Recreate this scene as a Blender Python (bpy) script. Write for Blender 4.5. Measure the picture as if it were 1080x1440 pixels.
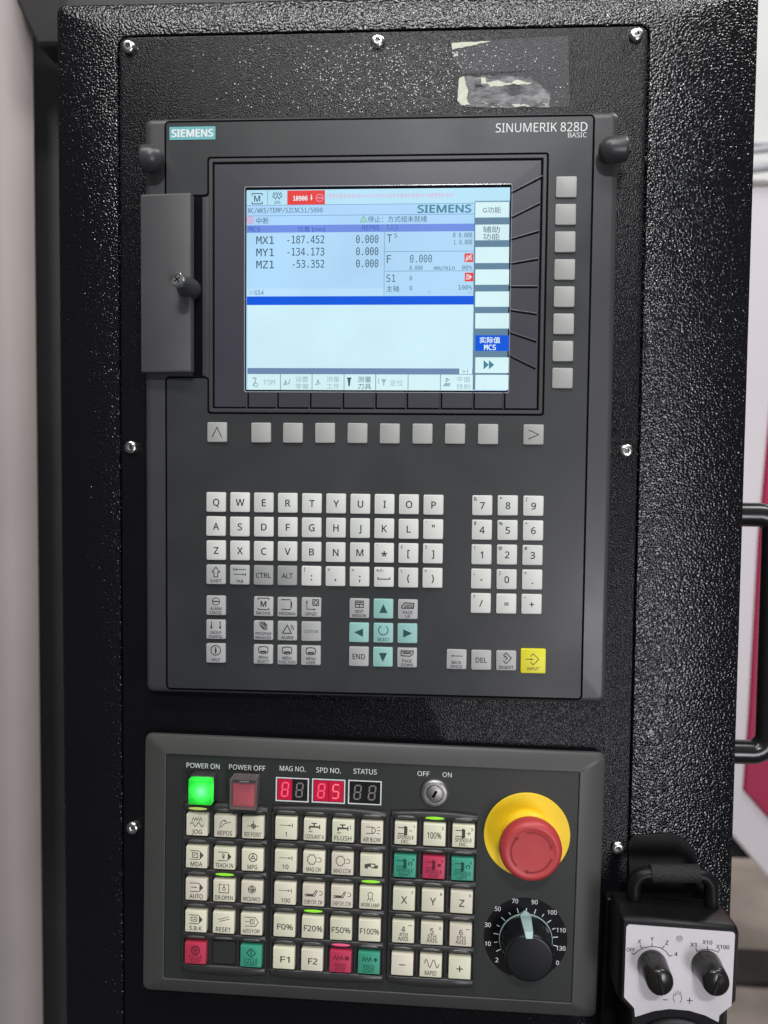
import bpy, bmesh, math, random
from mathutils import Vector, Matrix, noise

for o in list(bpy.data.objects):
    bpy.data.objects.remove(o)
sc = bpy.context.scene
C = sc.collection
S = 0.001                      # the script is written in millimetres
R = math.radians
rnd = random.Random(7)

# ------------------------------------------------------------------ camera
CAM = (37.704, -540.642, -41.316)
RM = ((0.998224, 0.058723, 0.009978), (0.012717, -0.04646, -0.998839), (-0.058191, 0.997193, -0.047124))
FPX = 1130.0
cd = bpy.data.cameras.new('camera')
cam = bpy.data.objects.new('camera', cd)
C.objects.link(cam)
m3 = Matrix((RM[0], [-a for a in RM[1]], [-a for a in RM[2]])).transposed()
cam.matrix_world = Matrix.Translation(Vector(CAM) * S) @ m3.to_4x4()
cd.sensor_fit = 'HORIZONTAL'
cd.sensor_width = 36
cd.lens = 36 * FPX / 1080
cd.clip_start = 0.01
cd.clip_end = 60
cd.dof.use_dof = True
cd.dof.focus_distance = 0.53
cd.dof.aperture_fstop = 8.0
sc.camera = cam

# ------------------------------------------------------------------ world and lamps
w = bpy.data.worlds.new('World')
sc.world = w
w.use_nodes = True
bgn = w.node_tree.nodes['Background']
bgn.inputs[0].default_value = (0.86, 0.93, 1.0, 1)
bgn.inputs[1].default_value = 0.06


def area(name, loc, target, sx, sy, power, col):
    l = bpy.data.lights.new(name, 'AREA')
    l.shape = 'RECTANGLE'
    l.size = sx
    l.size_y = sy
    l.energy = power
    l.color = col
    o = bpy.data.objects.new(name, l)
    C.objects.link(o)
    o.location = loc
    o.rotation_euler = (Vector(target) - Vector(loc)).to_track_quat('-Z', 'Y').to_euler()
    return o


area('ceiling_lamp', (-0.10, -0.62, 1.08), (0, 0, 0.05), 1.2, 0.16, 10.5, (1.0, 0.98, 0.96))
area('hall_lamp', (0.16, -2.5, 1.72), (0, 0, 0), 0.42, 0.12, 36, (0.97, 0.98, 1.0))
area('right_glint_fill', (0.95, -2.15, -0.66), (0.2, 0, -0.1), 0.50, 0.85, 20, (0.97, 0.95, 1.0))  # added fill in place of unseen bright surroundings, for paint glints at right
area('aisle_lamp', (1.6, -0.2, 2.3), (0.9, 1.0, -0.4), 1.2, 0.6, 34, (1.0, 0.97, 0.97))

area('rear_floor_fill', (2.2, 2.6, 1.5), (1.4, 2.0, -1.3), 1.2, 0.6, 36, (1.0, 0.96, 0.93))  # added fill to brighten the floor, no known fitting there

sc.view_settings.view_transform = 'Standard'
sc.view_settings.look = 'None'
sc.view_settings.exposure = 0
sc.view_settings.gamma = 1
sc.render.engine = 'CYCLES'
sc.cycles.use_denoising = True
sc.cycles.denoising_prefilter = 'NONE'
sc.cycles.max_bounces = 8
sc.cycles.transparent_max_bounces = 12


# ------------------------------------------------------------------ geometry helpers
def ray(px, py):
    d = ((px - 540) / FPX, (py - 720) / FPX, 1.0)
    return Vector([sum(RM[k][i] * d[k] for k in range(3)) for i in range(3)])


def onplane(px, py, n):
    """the point of the plane n mm in front of the cabinet face that the photo shows at this pixel -> (x, z) mm"""
    d = ray(px, py)
    t = (-n - CAM[1]) / d.y
    return CAM[0] + d.x * t, CAM[2] + d.z * t


class Frame:
    """a thing's own axes: origin on the cabinet plane and a small turn about the outward axis"""

    def __init__(self, x, z, deg=0.0):
        self.x, self.z, self.a = x, z, R(deg)

    def at(self, px, py, n):
        X, Z = onplane(px, py, n)
        X -= self.x
        Z -= self.z
        c, s = math.cos(self.a), math.sin(self.a)
        return X * c - Z * s, X * s + Z * c


class MB:
    """collects faces; local axes u right, v up, n outward; linked as one mesh object"""

    def __init__(self):
        self.v, self.f = [], []

    def add(self, vs, fs):
        b = len(self.v)
        self.v += vs
        self.f += [[b + i for i in f] for f in fs]
        return self

    def loft(self, loops, cap0=True, cap1=True):
        k = len(loops[0])
        vs = [p for l in loops for p in l]
        fs = []
        for i in range(len(loops) - 1):
            for j in range(k):
                j2 = (j + 1) % k
                fs.append((i * k + j, i * k + j2, (i + 1) * k + j2, (i + 1) * k + j))
        if cap0:
            fs.append(tuple(range(k - 1, -1, -1)))
        if cap1:
            fs.append(tuple((len(loops) - 1) * k + j for j in range(k)))
        return self.add(vs, fs)

    def rr(self, cx, cy, w, h, r, prof, seg=4, cap0=True, cap1=True):
        """rounded rectangle lofted through (inset, n) steps"""
        return self.loft([rrloop(cx, cy, w, h, r, i, n, seg) for i, n in prof], cap0, cap1)

    def disc(self, cx, cy, prof, seg=40, cap0=True, cap1=True):
        return self.loft([[(cx + r * math.cos(2 * math.pi * k / seg), cy + r * math.sin(2 * math.pi * k / seg), n)
                           for k in range(seg)] for r, n in prof], cap0, cap1)

    def prism(self, pts, n0, n1, bev=0.0):
        """polygon (counter-clockwise) raised from n0 to n1"""
        loops = [[(x, y, n0) for x, y in pts]]
        if bev:
            loops.append([(x, y, n1 - bev) for x, y in pts])
            loops.append([(x, y, n1) for x, y in inset(pts, bev)])
        else:
            loops.append([(x, y, n1) for x, y in pts])
        return self.loft(loops)

    def tube(self, path, r, seg=12, caps=True):
        """round bar along a path of (u, v, n)"""
        P = [Vector(p) for p in path]
        loops = []
        up = None
        for i, p in enumerate(P):
            t = (P[min(i + 1, len(P) - 1)] - P[max(i - 1, 0)]).normalized()
            if up is None:
                up = t.orthogonal().normalized()
            a = (up - t * up.dot(t)).normalized()
            up = a
            b = t.cross(a)
            rr_ = r[i] if isinstance(r, (list, tuple)) else r
            loops.append([tuple(p + a * rr_ * math.cos(2 * math.pi * k / seg) + b * rr_ * math.sin(2 * math.pi * k / seg))
                          for k in range(seg)])
        return self.loft(loops, caps, caps)

    # flat print -------------------------------------------------
    def flat(self, pts, n):
        return self.add([(x, y, n) for x, y in pts], [tuple(range(len(pts)))])

    def rect(self, x0, y0, x1, y1, n):
        return self.flat([(x0, y0), (x1, y0), (x1, y1), (x0, y1)], n)

    def stroke(self, pts, wd, n, closed=False):
        P = [Vector(p) for p in pts]
        if closed:
            P.append(P[0])
        k = len(P)
        L = []
        for i, p in enumerate(P):
            if closed and i in (0, k - 1):
                d0, d1 = (P[1] - P[0]).normalized(), (P[0] - P[k - 2]).normalized()
            else:
                d0 = (P[min(i + 1, k - 1)] - P[i]).normalized() if i < k - 1 else (P[i] - P[i - 1]).normalized()
                d1 = (P[i] - P[i - 1]).normalized() if i else d0
            t = d0 + d1
            t = t.normalized() if t.length > 1e-6 else d0
            nn = Vector((-t.y, t.x))
            c = max(0.5, abs(nn.dot(Vector((-d0.y, d0.x)))))
            L.append((p + nn * wd / 2 / c, p - nn * wd / 2 / c))
        vs = [(a.x, a.y, n) for ab in L for a in ab]
        return self.add(vs, [(2 * i, 2 * i + 1, 2 * i + 3, 2 * i + 2) for i in range(k - 1)])

    def arc(self, cx, cy, r, wd, n, a0=0, a1=360, seg=20):
        pts = [(cx + r * math.cos(R(a0 + (a1 - a0) * i / seg)), cy + r * math.sin(R(a0 + (a1 - a0) * i / seg)))
               for i in range(seg + 1)]
        return self.stroke(pts, wd, n)

    def text(self, s, cx, cy, cap, n, width=None, bold=0.0, align='C', ratio=1.0, face='sans'):
        """lettering of cap height cap; cx, cy is the centre (or left / right end) at half cap height"""
        vs, fs, x0, x1, ch = glyphs(s, bold, face)
        k = cap / ch
        kx = width / max(x1 - x0, 1e-6) if width else k * ratio
        off = {'C': (x0 + x1) / 2, 'L': x0, 'R': x1}[align]
        for i, (dx, dy) in enumerate(((0, 0), (1, 0), (-1, 0), (0, 0.8), (0, -0.8)) if bold else ((0, 0),)):
            self.add([(cx + (x - off + dx * bold) * kx, cy + (y - ch / 2 + dy * bold) * k, n + 0.006 * i) for x, y in vs], fs)
        return self

    def build(self, name, mat, parent=None, at=(0, 0, 0), smooth=35, label=None, kind=None):
        me = bpy.data.meshes.new(name)
        ax, ay, an = at
        me.from_pydata([((x - ax) * S, -(n - an) * S, (y - ay) * S) for x, y, n in self.v], [], self.f)
        bm = bmesh.new()
        bm.from_mesh(me)
        bmesh.ops.recalc_face_normals(bm, faces=bm.faces)
        bm.to_mesh(me)
        bm.free()
        if smooth:
            for p in me.polygons:
                p.use_smooth = True
            try:
                me.set_sharp_from_angle(angle=R(smooth))
            except Exception:
                pass
        me.materials.append(M[mat])
        return place(name, me, parent, at, label, kind)


def place(name, me, parent, at=(0, 0, 0), label=None, kind=None):
    o = bpy.data.objects.new(name, me)
    C.objects.link(o)
    base = ORG.get(parent.name, (0, 0, 0)) if parent is not None else (0, 0, 0)
    ORG[o.name] = at
    if parent is not None:
        o.parent = parent
    o.location = ((at[0] - base[0]) * S, -(at[2] - base[2]) * S, (at[1] - base[1]) * S)
    if label:
        o['label'] = label
    if kind:
        o['kind'] = kind
    return o


ORG = {}


def root(name, frame, label, cat):
    o = bpy.data.objects.new(name, None)
    C.objects.link(o)
    o.empty_display_size = 0.02
    o.location = (frame.x * S, 0, frame.z * S)
    o.rotation_euler = (0, frame.a, 0)
    o['label'] = label
    o['category'] = cat
    ORG[o.name] = (0, 0, 0)
    return o


def rrloop(cx, cy, w, h, r, i, n, seg=4):
    w2, h2 = w / 2 - i, h / 2 - i
    r = max(min(r - i * 0.6, w2, h2), 0.02)
    out = []
    for q, (sx, sy) in enumerate(((1, 1), (-1, 1), (-1, -1), (1, -1))):
        for k in range(seg + 1):
            a = math.pi / 2 * (q + k / seg)
            out.append((cx + sx * (w2 - r) + r * math.cos(a), cy + sy * (h2 - r) + r * math.sin(a), n))
    return out


def inset(pts, d):
    k = len(pts)
    out = []
    for i in range(k):
        p, a, b = Vector(pts[i]), Vector(pts[i - 1]), Vector(pts[(i + 1) % k])
        d0, d1 = (p - a).normalized(), (b - p).normalized()
        n0, n1 = Vector((-d0.y, d0.x)), Vector((-d1.y, d1.x))
        m = n0 + n1
        m = m.normalized() if m.length > 1e-6 else n0
        q = p + m * d / max(0.4, m.dot(n0))
        out.append((q.x, q.y))
    return out


_g = {}
FONT = {'sans': None, 'mono': None}
try:                                            # Blender's own bundled faces; its built-in face otherwise
    import os
    for _k, _n in (('sans', 'NotoSansMath-Regular.woff2'), ('mono', 'DejaVuSansMono.woff2')):
        _fp = os.path.join(bpy.utils.resource_path('LOCAL'), 'datafiles', 'fonts', _n)
        if os.path.exists(_fp):
            FONT[_k] = bpy.data.fonts.load(_fp)
except Exception:
    pass
CAPH = {}


def glyphs(s, bold=0.0, face='sans'):
    if any(ord(ch) > 0x2e80 for ch in s):
        face = 'built_in'
    if s != 'H' and face not in CAPH:
        CAPH[face] = 1.0
        CAPH[face] = max(v[1] for v in glyphs('H', 0.0, face)[0])
    key = (s, bold, face)
    if key not in _g:
        c = bpy.data.curves.new('t', 'FONT')
        c.body = s
        c.resolution_u = 3
        c.fill_mode = 'FRONT'
        if FONT.get(face) is not None:
            c.font = FONT[face]
        o = bpy.data.objects.new('t', c)
        m = bpy.data.meshes.new_from_object(o)
        vs = [(v.co.x, v.co.y) for v in m.vertices]
        fs = [tuple(p.vertices) for p in m.polygons]
        bpy.data.objects.remove(o)
        bpy.data.curves.remove(c)
        bpy.data.meshes.remove(m)
        xs = [v[0] for v in vs] or [0, 1]
        _g[key] = (vs, fs, min(xs), max(xs))
    return _g[key] + ((0.93 if face == 'built_in' else CAPH.get(face, 0.7)),)


# ------------------------------------------------------------------ materials
M = {}


def lin(c):
    return tuple(((x / 255) / 12.92 if x <= 10 else ((x / 255 + 0.055) / 1.055) ** 2.4) for x in c) + (1.0,)


def mat(name, col, rough=0.5, metal=0.0, spec=0.5, var=0.06, vscale=60, bump=0, bscale=900, bdist=0.0002, rvar=0.08,
        coat=0.0, emit=None, estr=0.0, rand=0.0, hue=0.06, trans=0.0, alpha=1.0):
    m = bpy.data.materials.new(name)
    m.use_nodes = True
    nt = m.node_tree
    nd, ln = nt.nodes, nt.links
    b = nd['Principled BSDF']
    c4 = tuple(col) if len(col) == 4 else tuple(col) + (1,)
    b.inputs['Metallic'].default_value = metal
    b.inputs['Specular IOR Level'].default_value = spec
    b.inputs['Coat Weight'].default_value = coat
    b.inputs['Transmission Weight'].default_value = trans
    b.inputs['Alpha'].default_value = alpha
    tc = nd.new('ShaderNodeTexCoord')
    nz = nd.new('ShaderNodeTexNoise')
    nz.inputs['Scale'].default_value = vscale
    nz.inputs['Detail'].default_value = 5
    ln.new(tc.outputs['Object'], nz.inputs['Vector'])
    mr = nd.new('ShaderNodeMapRange')
    mr.inputs[3].default_value = 1 - var
    mr.inputs[4].default_value = 1 + var
    mr.inputs[1].default_value = 0.25
    mr.inputs[2].default_value = 0.75
    ln.new(nz.outputs[0], mr.inputs[0])
    mx = nd.new('ShaderNodeMix')
    mx.data_type = 'RGBA'
    mx.blend_type = 'MULTIPLY'
    mx.inputs[0].default_value = 1
    mx.inputs[6].default_value = c4
    ln.new(mr.outputs[0], mx.inputs[7])
    last = mx.outputs[2]
    if rand:
        oi = nd.new('ShaderNodeObjectInfo')
        hs = nd.new('ShaderNodeHueSaturation')
        mh = nd.new('ShaderNodeMapRange')
        mh.inputs[3].default_value = 1 - rand
        mh.inputs[4].default_value = 1 + rand
        ln.new(oi.outputs['Random'], mh.inputs[0])
        ln.new(mh.outputs[0], hs.inputs['Value'])
        m2 = nd.new('ShaderNodeMath')
        m2.operation = 'MULTIPLY_ADD'
        m2.inputs[1].default_value = hue
        m2.inputs[2].default_value = 0.5 - hue / 2
        wn = nd.new('ShaderNodeTexWhiteNoise')
        wn.noise_dimensions = '1D'
        ln.new(oi.outputs['Random'], wn.inputs['W'])
        ln.new(wn.outputs[0], m2.inputs[0])
        ln.new(m2.outputs[0], hs.inputs['Hue'])
        ln.new(last, hs.inputs['Color'])
        last = hs.outputs[0]
    ln.new(last, b.inputs['Base Color'])
    rr = nd.new('ShaderNodeMapRange')
    rr.inputs[1].default_value = 0.25
    rr.inputs[2].default_value = 0.75
    rr.inputs[3].default_value = max(0.02, rough - rvar)
    rr.inputs[4].default_value = min(1, rough + rvar)
    nz2 = nd.new('ShaderNodeTexNoise')
    nz2.inputs['Scale'].default_value = vscale * 0.35
    nz2.inputs['Detail'].default_value = 6
    ln.new(tc.outputs['Object'], nz2.inputs['Vector'])
    ln.new(nz2.outputs[0], rr.inputs[0])
    ln.new(rr.outputs[0], b.inputs['Roughness'])
    if bump:
        nb = nd.new('ShaderNodeTexNoise')
        nb.inputs['Scale'].default_value = bscale
        nb.inputs['Detail'].default_value = 3
        ln.new(tc.outputs['Object'], nb.inputs['Vector'])
        bp = nd.new('ShaderNodeBump')
        bp.inputs['Strength'].default_value = bump
        bp.inputs['Distance'].default_value = bdist
        ln.new(nb.outputs[0], bp.inputs['Height'])
        ln.new(bp.outputs[0], b.inputs['Normal'])
    if emit:
        b.inputs['Emission Color'].default_value = tuple(emit) if len(emit) == 4 else tuple(emit) + (1,)
        b.inputs['Emission Strength'].default_value = estr
    M[name] = m
    return m


def glow(name, srgb, k=1.0):
    """a lit picture element of a screen or lamp"""
    m = bpy.data.materials.new(name)
    m.use_nodes = True
    b = m.node_tree.nodes['Principled BSDF']
    b.inputs['Base Color'].default_value = (0.004, 0.004, 0.005, 1)
    b.inputs['Roughness'].default_value = 0.25
    b.inputs['Specular IOR Level'].default_value = 0.3
    b.inputs['Emission Color'].default_value = lin(srgb)
    b.inputs['Emission Strength'].default_value = k
    if name.startswith('scr_'):
        nd, ln = m.node_tree.nodes, m.node_tree.links
        tc = nd.new('ShaderNodeTexCoord')
        nz = nd.new('ShaderNodeTexNoise')
        nz.inputs['Scale'].default_value = 14
        nz.inputs['Detail'].default_value = 3
        ln.new(tc.outputs['Object'], nz.inputs['Vector'])
        mr = nd.new('ShaderNodeMapRange')
        mr.inputs[1].default_value = 0.3
        mr.inputs[2].default_value = 0.7
        mr.inputs[3].default_value = 0.93
        mr.inputs[4].default_value = 1.07
        ln.new(nz.outputs[0], mr.inputs[0])
        ln.new(mr.outputs[0], b.inputs['Emission Strength'])
    if name not in ('scr_base', 'scr_low', 'lamp_green', 'led_green'):
        m.cycles.emission_sampling = 'NONE'
    M[name] = m


def wrinkle(name, scale, strength, dist, rough, col, spec):
    """black powder coat with a leathery orange-peel grain"""
    m = mat(name, col, rough=rough, var=0.12, vscale=14, rvar=0.05, spec=spec)
    nt = m.node_tree
    nd, ln = nt.nodes, nt.links
    b = nd['Principled BSDF']
    tc = [n for n in nd if n.type == 'TEX_COORD'][0]
    wob = nd.new('ShaderNodeTexNoise')
    wob.inputs['Scale'].default_value = scale * 0.5
    wob.inputs['Detail'].default_value = 2
    mixv = nd.new('ShaderNodeMix')
    mixv.data_type = 'VECTOR'
    mixv.inputs[0].default_value = 0.0025
    ln.new(tc.outputs['Object'], wob.inputs['Vector'])
    add = nd.new('ShaderNodeVectorMath')
    add.operation = 'MULTIPLY_ADD'
    add.inputs[1].default_value = (0.9 / scale,) * 3
    ln.new(wob.outputs['Color'], add.inputs[0])
    ln.new(tc.outputs['Object'], add.inputs[2])
    vo = nd.new('ShaderNodeTexVoronoi')
    vo.feature = 'SMOOTH_F1'
    vo.inputs['Scale'].default_value = scale
    vo.inputs['Smoothness'].default_value = 0.6
    ln.new(add.outputs[0], vo.inputs['Vector'])
    n2 = nd.new('ShaderNodeTexNoise')
    n2.inputs['Scale'].default_value = scale * 0.9
    n2.inputs['Detail'].default_value = 1
    ln.new(tc.outputs['Object'], n2.inputs['Vector'])
    ad = nd.new('ShaderNodeMath')
    ad.operation = 'MULTIPLY_ADD'
    ad.inputs[1].default_value = 0.8
    ln.new(n2.outputs[0], ad.inputs[0])
    inv = nd.new('ShaderNodeMath')
    inv.operation = 'MULTIPLY'
    inv.inputs[1].default_value = -1
    ln.new(vo.outputs['Distance'], inv.inputs[0])
    ln.new(inv.outputs[0], ad.inputs[2])
    bp = nd.new('ShaderNodeBump')
    bp.inputs['Strength'].default_value = strength
    bp.inputs['Distance'].default_value = dist
    ln.new(ad.outputs[0], bp.inputs['Height'])
    ln.new(bp.outputs[0], b.inputs['Normal'])


wrinkle('cabinet_paint', 670, 1.0, 0.00046, 0.20, (0.005, 0.005, 0.0065), 0.60)
wrinkle('plate_paint', 1050, 1.0, 0.00024, 0.27, (0.006, 0.006, 0.0075), 0.22)
mat('housing_dark', (0.030, 0.031, 0.033), rough=0.5, bump=0.2, bscale=500)
mat('gap_black', (0.002, 0.002, 0.004), rough=0.8, spec=0.1)
mat('bezel_grey', (0.045, 0.0455, 0.0475), rough=0.42, var=0.05, vscale=25, bump=0.12, bscale=2600, bdist=0.0001, rvar=0.10)
mat('overlay_grey', (0.0315, 0.034, 0.0345), rough=0.40, var=0.13, vscale=30, rvar=0.15, bump=0.1, bscale=2600, bdist=0.0001)
mat('surround', (0.050, 0.049, 0.062), rough=0.34, var=0.06, vscale=20)
mat('seam', (0.0015, 0.0015, 0.003), rough=0.8, spec=0.08)
mat('clear_edge', (0.30, 0.32, 0.35), rough=0.2, spec=0.8)
mat('door_grey', (0.066, 0.067, 0.069), rough=0.5, var=0.06, bump=0.15, bscale=2200, bdist=0.0001)
mat('rubber_grey', (0.046, 0.046, 0.049), rough=0.34, var=0.05)
mat('key_white', (0.66, 0.67, 0.63), rough=0.45, var=0.03, rand=0.05)
mat('key_soft', (0.37, 0.375, 0.355), rough=0.45, var=0.03, rand=0.04)
mat('key_grey', (0.42, 0.425, 0.42), rough=0.45, var=0.03, rand=0.05)
mat('key_dark', (0.32, 0.325, 0.32), rough=0.45, var=0.03, rand=0.04)
mat('key_teal', (0.30, 0.56, 0.52), rough=0.45, var=0.03, rand=0.04, hue=0.012)
mat('key_yellow', (0.80, 0.74, 0.03), rough=0.42, var=0.03)
mat('key_cream', (0.80, 0.77, 0.60), rough=0.42, var=0.03, rand=0.05)
mat('key_red', (0.56, 0.045, 0.105), rough=0.4, var=0.05, rand=0.04, hue=0.012)
mat('key_green', (0.055, 0.36, 0.235), rough=0.4, var=0.05, rand=0.04, hue=0.012)
mat('ink', (0.02, 0.022, 0.024), rough=0.6)
mat('ink_grey', (0.10, 0.105, 0.105), rough=0.6)
mat('ink_olive', (0.075, 0.072, 0.058), rough=0.6)
mat('ink_green', (0.004, 0.085, 0.06), rough=0.6)
mat('ink_red', (0.17, 0.008, 0.03), rough=0.6)
mat('ink_teal', (0.012, 0.07, 0.07), rough=0.6)
mat('print_white', (0.74, 0.76, 0.76), rough=0.5)
mat('brand_teal', (0.14, 0.44, 0.46), rough=0.4)
mat('steel', (0.70, 0.69, 0.67), rough=0.25, metal=1.0, var=0.15, vscale=500, rvar=0.12)
mat('steel_dark', (0.16, 0.16, 0.16), rough=0.4, metal=1.0)
mat('chrome_dull', (0.40, 0.39, 0.38), rough=0.5, metal=1.0, var=0.12, vscale=300)
mat('mcp_frame', (0.062, 0.0615, 0.058), rough=0.42, var=0.07, vscale=18, bump=0.15, bscale=1500, bdist=0.0001)
mat('mcp_face', (0.023, 0.026, 0.024), rough=0.5, var=0.06, vscale=18, bump=0.15, bscale=1500, bdist=0.0001)
mat('bank_dark', (0.035, 0.034, 0.034), rough=0.36, var=0.1, vscale=60)
mat('lens_off', (0.085, 0.085, 0.078), rough=0.25, spec=0.6)
mat('estop_yellow', (0.95, 0.66, 0.018), rough=0.42, var=0.05, vscale=80)
mat('estop_red', (0.51, 0.052, 0.055), rough=0.42, var=0.05, vscale=60)
mat('estop_arrow', (0.30, 0.012, 0.016), rough=0.45)
mat('dial_black', (0.004, 0.004, 0.005), rough=0.5, spec=0.2)
mat('knob_black', (0.008, 0.009, 0.010), rough=0.34, var=0.08, spec=0.4)
mat('knob_pointer', (0.36, 0.52, 0.51), rough=0.4)
mat('power_red', (0.58, 0.06, 0.09), rough=0.35)
mat('clear_plastic', (0.35, 0.30, 0.30), rough=0.12, alpha=0.10, spec=0.4)
mat('cover_rim', (0.20, 0.16, 0.16), rough=0.2, spec=0.6, alpha=0.6)
mat('digit_window', (0.012, 0.012, 0.013), rough=0.3)
mat('digit_off', (0.22, 0.20, 0.19), rough=0.4)
mat('pendant_black', (0.006, 0.006, 0.007), rough=0.4, spec=0.22, var=0.2, vscale=90, bump=0.3, bscale=700, bdist=0.0002)
mat('pendant_label', (0.69, 0.655, 0.685), rough=0.4, var=0.05, vscale=40)
mat('pendant_knob', (0.014, 0.013, 0.012), rough=0.2, var=0.1)
mat('foam', (0.016, 0.016, 0.016), rough=0.6, bump=1.0, bscale=1100, bdist=0.0012)
mat('handle_black', (0.012, 0.012, 0.013), rough=0.25)
mat('machine_white', (0.78, 0.73, 0.755), rough=0.4, var=0.03, vscale=5)
mat('machine_pale', (0.76, 0.77, 0.74), rough=0.5, var=0.05, vscale=8)
mat('machine_crimson', (0.42, 0.024, 0.085), rough=0.4, var=0.05, vscale=5)
mat('machine_dark', (0.02, 0.018, 0.018), rough=0.7)
mat('hose_silver', (0.50, 0.50, 0.53), rough=0.5)
mat('column_beige', (0.365, 0.32, 0.31), rough=0.55, var=0.06, vscale=9)
mat('trench', (0.045, 0.035, 0.033), rough=0.8, var=0.2, vscale=12)
mat('paper', (0.62, 0.64, 0.52), rough=0.8, var=0.15, vscale=300)
# concrete floor
mat('concrete', (0.46, 0.385, 0.34), rough=0.75, var=0.28, vscale=7, bump=0.3, bscale=60, bdist=0.002)
mat('tape_film', (0.09, 0.09, 0.098), rough=0.4, var=0.5, vscale=500, bump=0.8, bscale=1100, bdist=0.0004, alpha=0.4)


def torn(name, col, scale, lo, hi, rough=0.8):
    """a sheet whose torn holes follow a noise of their own"""
    m = mat(name, col, rough=rough, var=0.25, vscale=250, bump=0.5, bscale=800, bdist=0.0003)
    nd, ln = m.node_tree.nodes, m.node_tree.links
    tc = [n for n in nd if n.type == 'TEX_COORD'][0]
    n = nd.new('ShaderNodeTexNoise')
    n.inputs['Scale'].default_value = scale
    n.inputs['Detail'].default_value = 7
    n.inputs['Roughness'].default_value = 0.65
    mp = nd.new('ShaderNodeMapping')
    mp.inputs['Scale'].default_value = (0.55, 1, 1.3)
    ln.new(tc.outputs['Object'], mp.inputs[0])
    ln.new(mp.outputs[0], n.inputs['Vector'])
    r = nd.new('ShaderNodeMapRange')
    r.inputs[1].default_value = lo
    r.inputs[2].default_value = hi
    ln.new(n.outputs[0], r.inputs[0])
    ln.new(r.outputs[0], nd['Principled BSDF'].inputs['Alpha'])


torn('adhesive', (0.30, 0.30, 0.31), 130, 0.40, 0.62)
torn('paper_torn', (0.55, 0.56, 0.50), 210, 0.50, 0.53)
for nm, c in dict(scr_base=(176, 217, 248), scr_low=(206, 239, 250), scr_head=(172, 214, 250), scr_tab=(182, 226, 246),
                  scr_bar=(112, 142, 226), scr_blue=(8, 88, 222), scr_cell=(214, 243, 248), scr_gap=(98, 132, 156),
                  scr_gap2=(110, 138, 176), scr_text=(60, 92, 108), scr_line=(120, 158, 190), scr_teal=(66, 132, 146),
                  scr_red=(226, 66, 62), scr_pink=(232, 150, 178), scr_faint=(220, 170, 208), scr_white=(226, 246, 255),
                  scr_grey=(150, 182, 194), scr_navy=(62, 82, 168), scr_green=(120, 190, 90), scr_strip=(186, 224, 250),
                  scr_edge=(40, 52, 60)).items():
    glow(nm, c, 1.0)
glow('lamp_green', (150, 255, 175), 30.0)
glow('led_green', (150, 235, 40), 1.0)
glow('led_red', (240, 90, 130), 0.9)
glow('led_pale', (196, 222, 110), 0.8)
glow('digit_red_bg', (204, 26, 64), 0.85)
glow('digit_red', (255, 96, 128), 1.0)
glow('digit_hot', (255, 120, 130), 1.15)
glow('digit_dim', (226, 50, 84), 0.8)
# green lens of the lit push button: light from the bulb inside comes through
m = bpy.data.materials.new('lens_green')
m.use_nodes = True
b = m.node_tree.nodes['Principled BSDF']
b.inputs['Base Color'].default_value = (0.02, 0.55, 0.03, 1)
b.inputs['Roughness'].default_value = 0.35
tr = m.node_tree.nodes.new('ShaderNodeBsdfTranslucent')
tr.inputs[0].default_value = (0.16, 1.0, 0.22, 1)
ms = m.node_tree.nodes.new('ShaderNodeMixShader')
ms.inputs[0].default_value = 0.7
m.node_tree.links.new(b.outputs[0], ms.inputs[1])
m.node_tree.links.new(tr.outputs[0], ms.inputs[2])
m.node_tree.links.new(ms.outputs[0], m.node_tree.nodes['Material Output'].inputs[0])
M['lens_green'] = m

# ------------------------------------------------------------------ setting: floor, machine behind, column
W0 = Frame(0, 0)


def deep(px, py, y):
    """point at depth y (mm behind the cabinet face) shown at this pixel -> (x, z)"""
    return onplane(px, py, -y)


fl = bpy.data.meshes.new('floor')
fz = -1.32
fl.from_pydata([(-6, 0.2, fz), (8, 0.2, fz), (8, 9, fz), (-6, 9, fz)], [], [(0, 1, 2, 3)])
fl.materials.append(M['concrete'])
o = place('floor', fl, None)
o['kind'] = 'structure'


def box(name, x0, x1, y0, y1, z0, z1, mtl, parent=None, bev=6, label=None):
    """box in mm; y measured into the depth"""
    b_ = MB()
    cx, cz = (x0 + x1) / 2, (z0 + z1) / 2
    b_.rr(cx, cz, x1 - x0, z1 - z0, bev, [(0, -y1), (0, -y0 - bev * 0.7), (bev * 0.3, -y0 - bev * 0.2), (bev, -y0)], seg=5)
    return b_.build(name, mtl, parent, (cx, cz, -(y0 + y1) / 2), label=label)


mr_ = root('machine_enclosure', W0, 'white machine tool enclosure with crimson panel behind the black cabinet', 'machine')
YM = 900


def poly(name, pix, y, th, mtl, parent):
    pts = [deep(a, b_, y) for a, b_ in pix]
    return MB().prism(pts, -y - th, -y, 4).build(name, mtl, parent, smooth=0)


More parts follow.
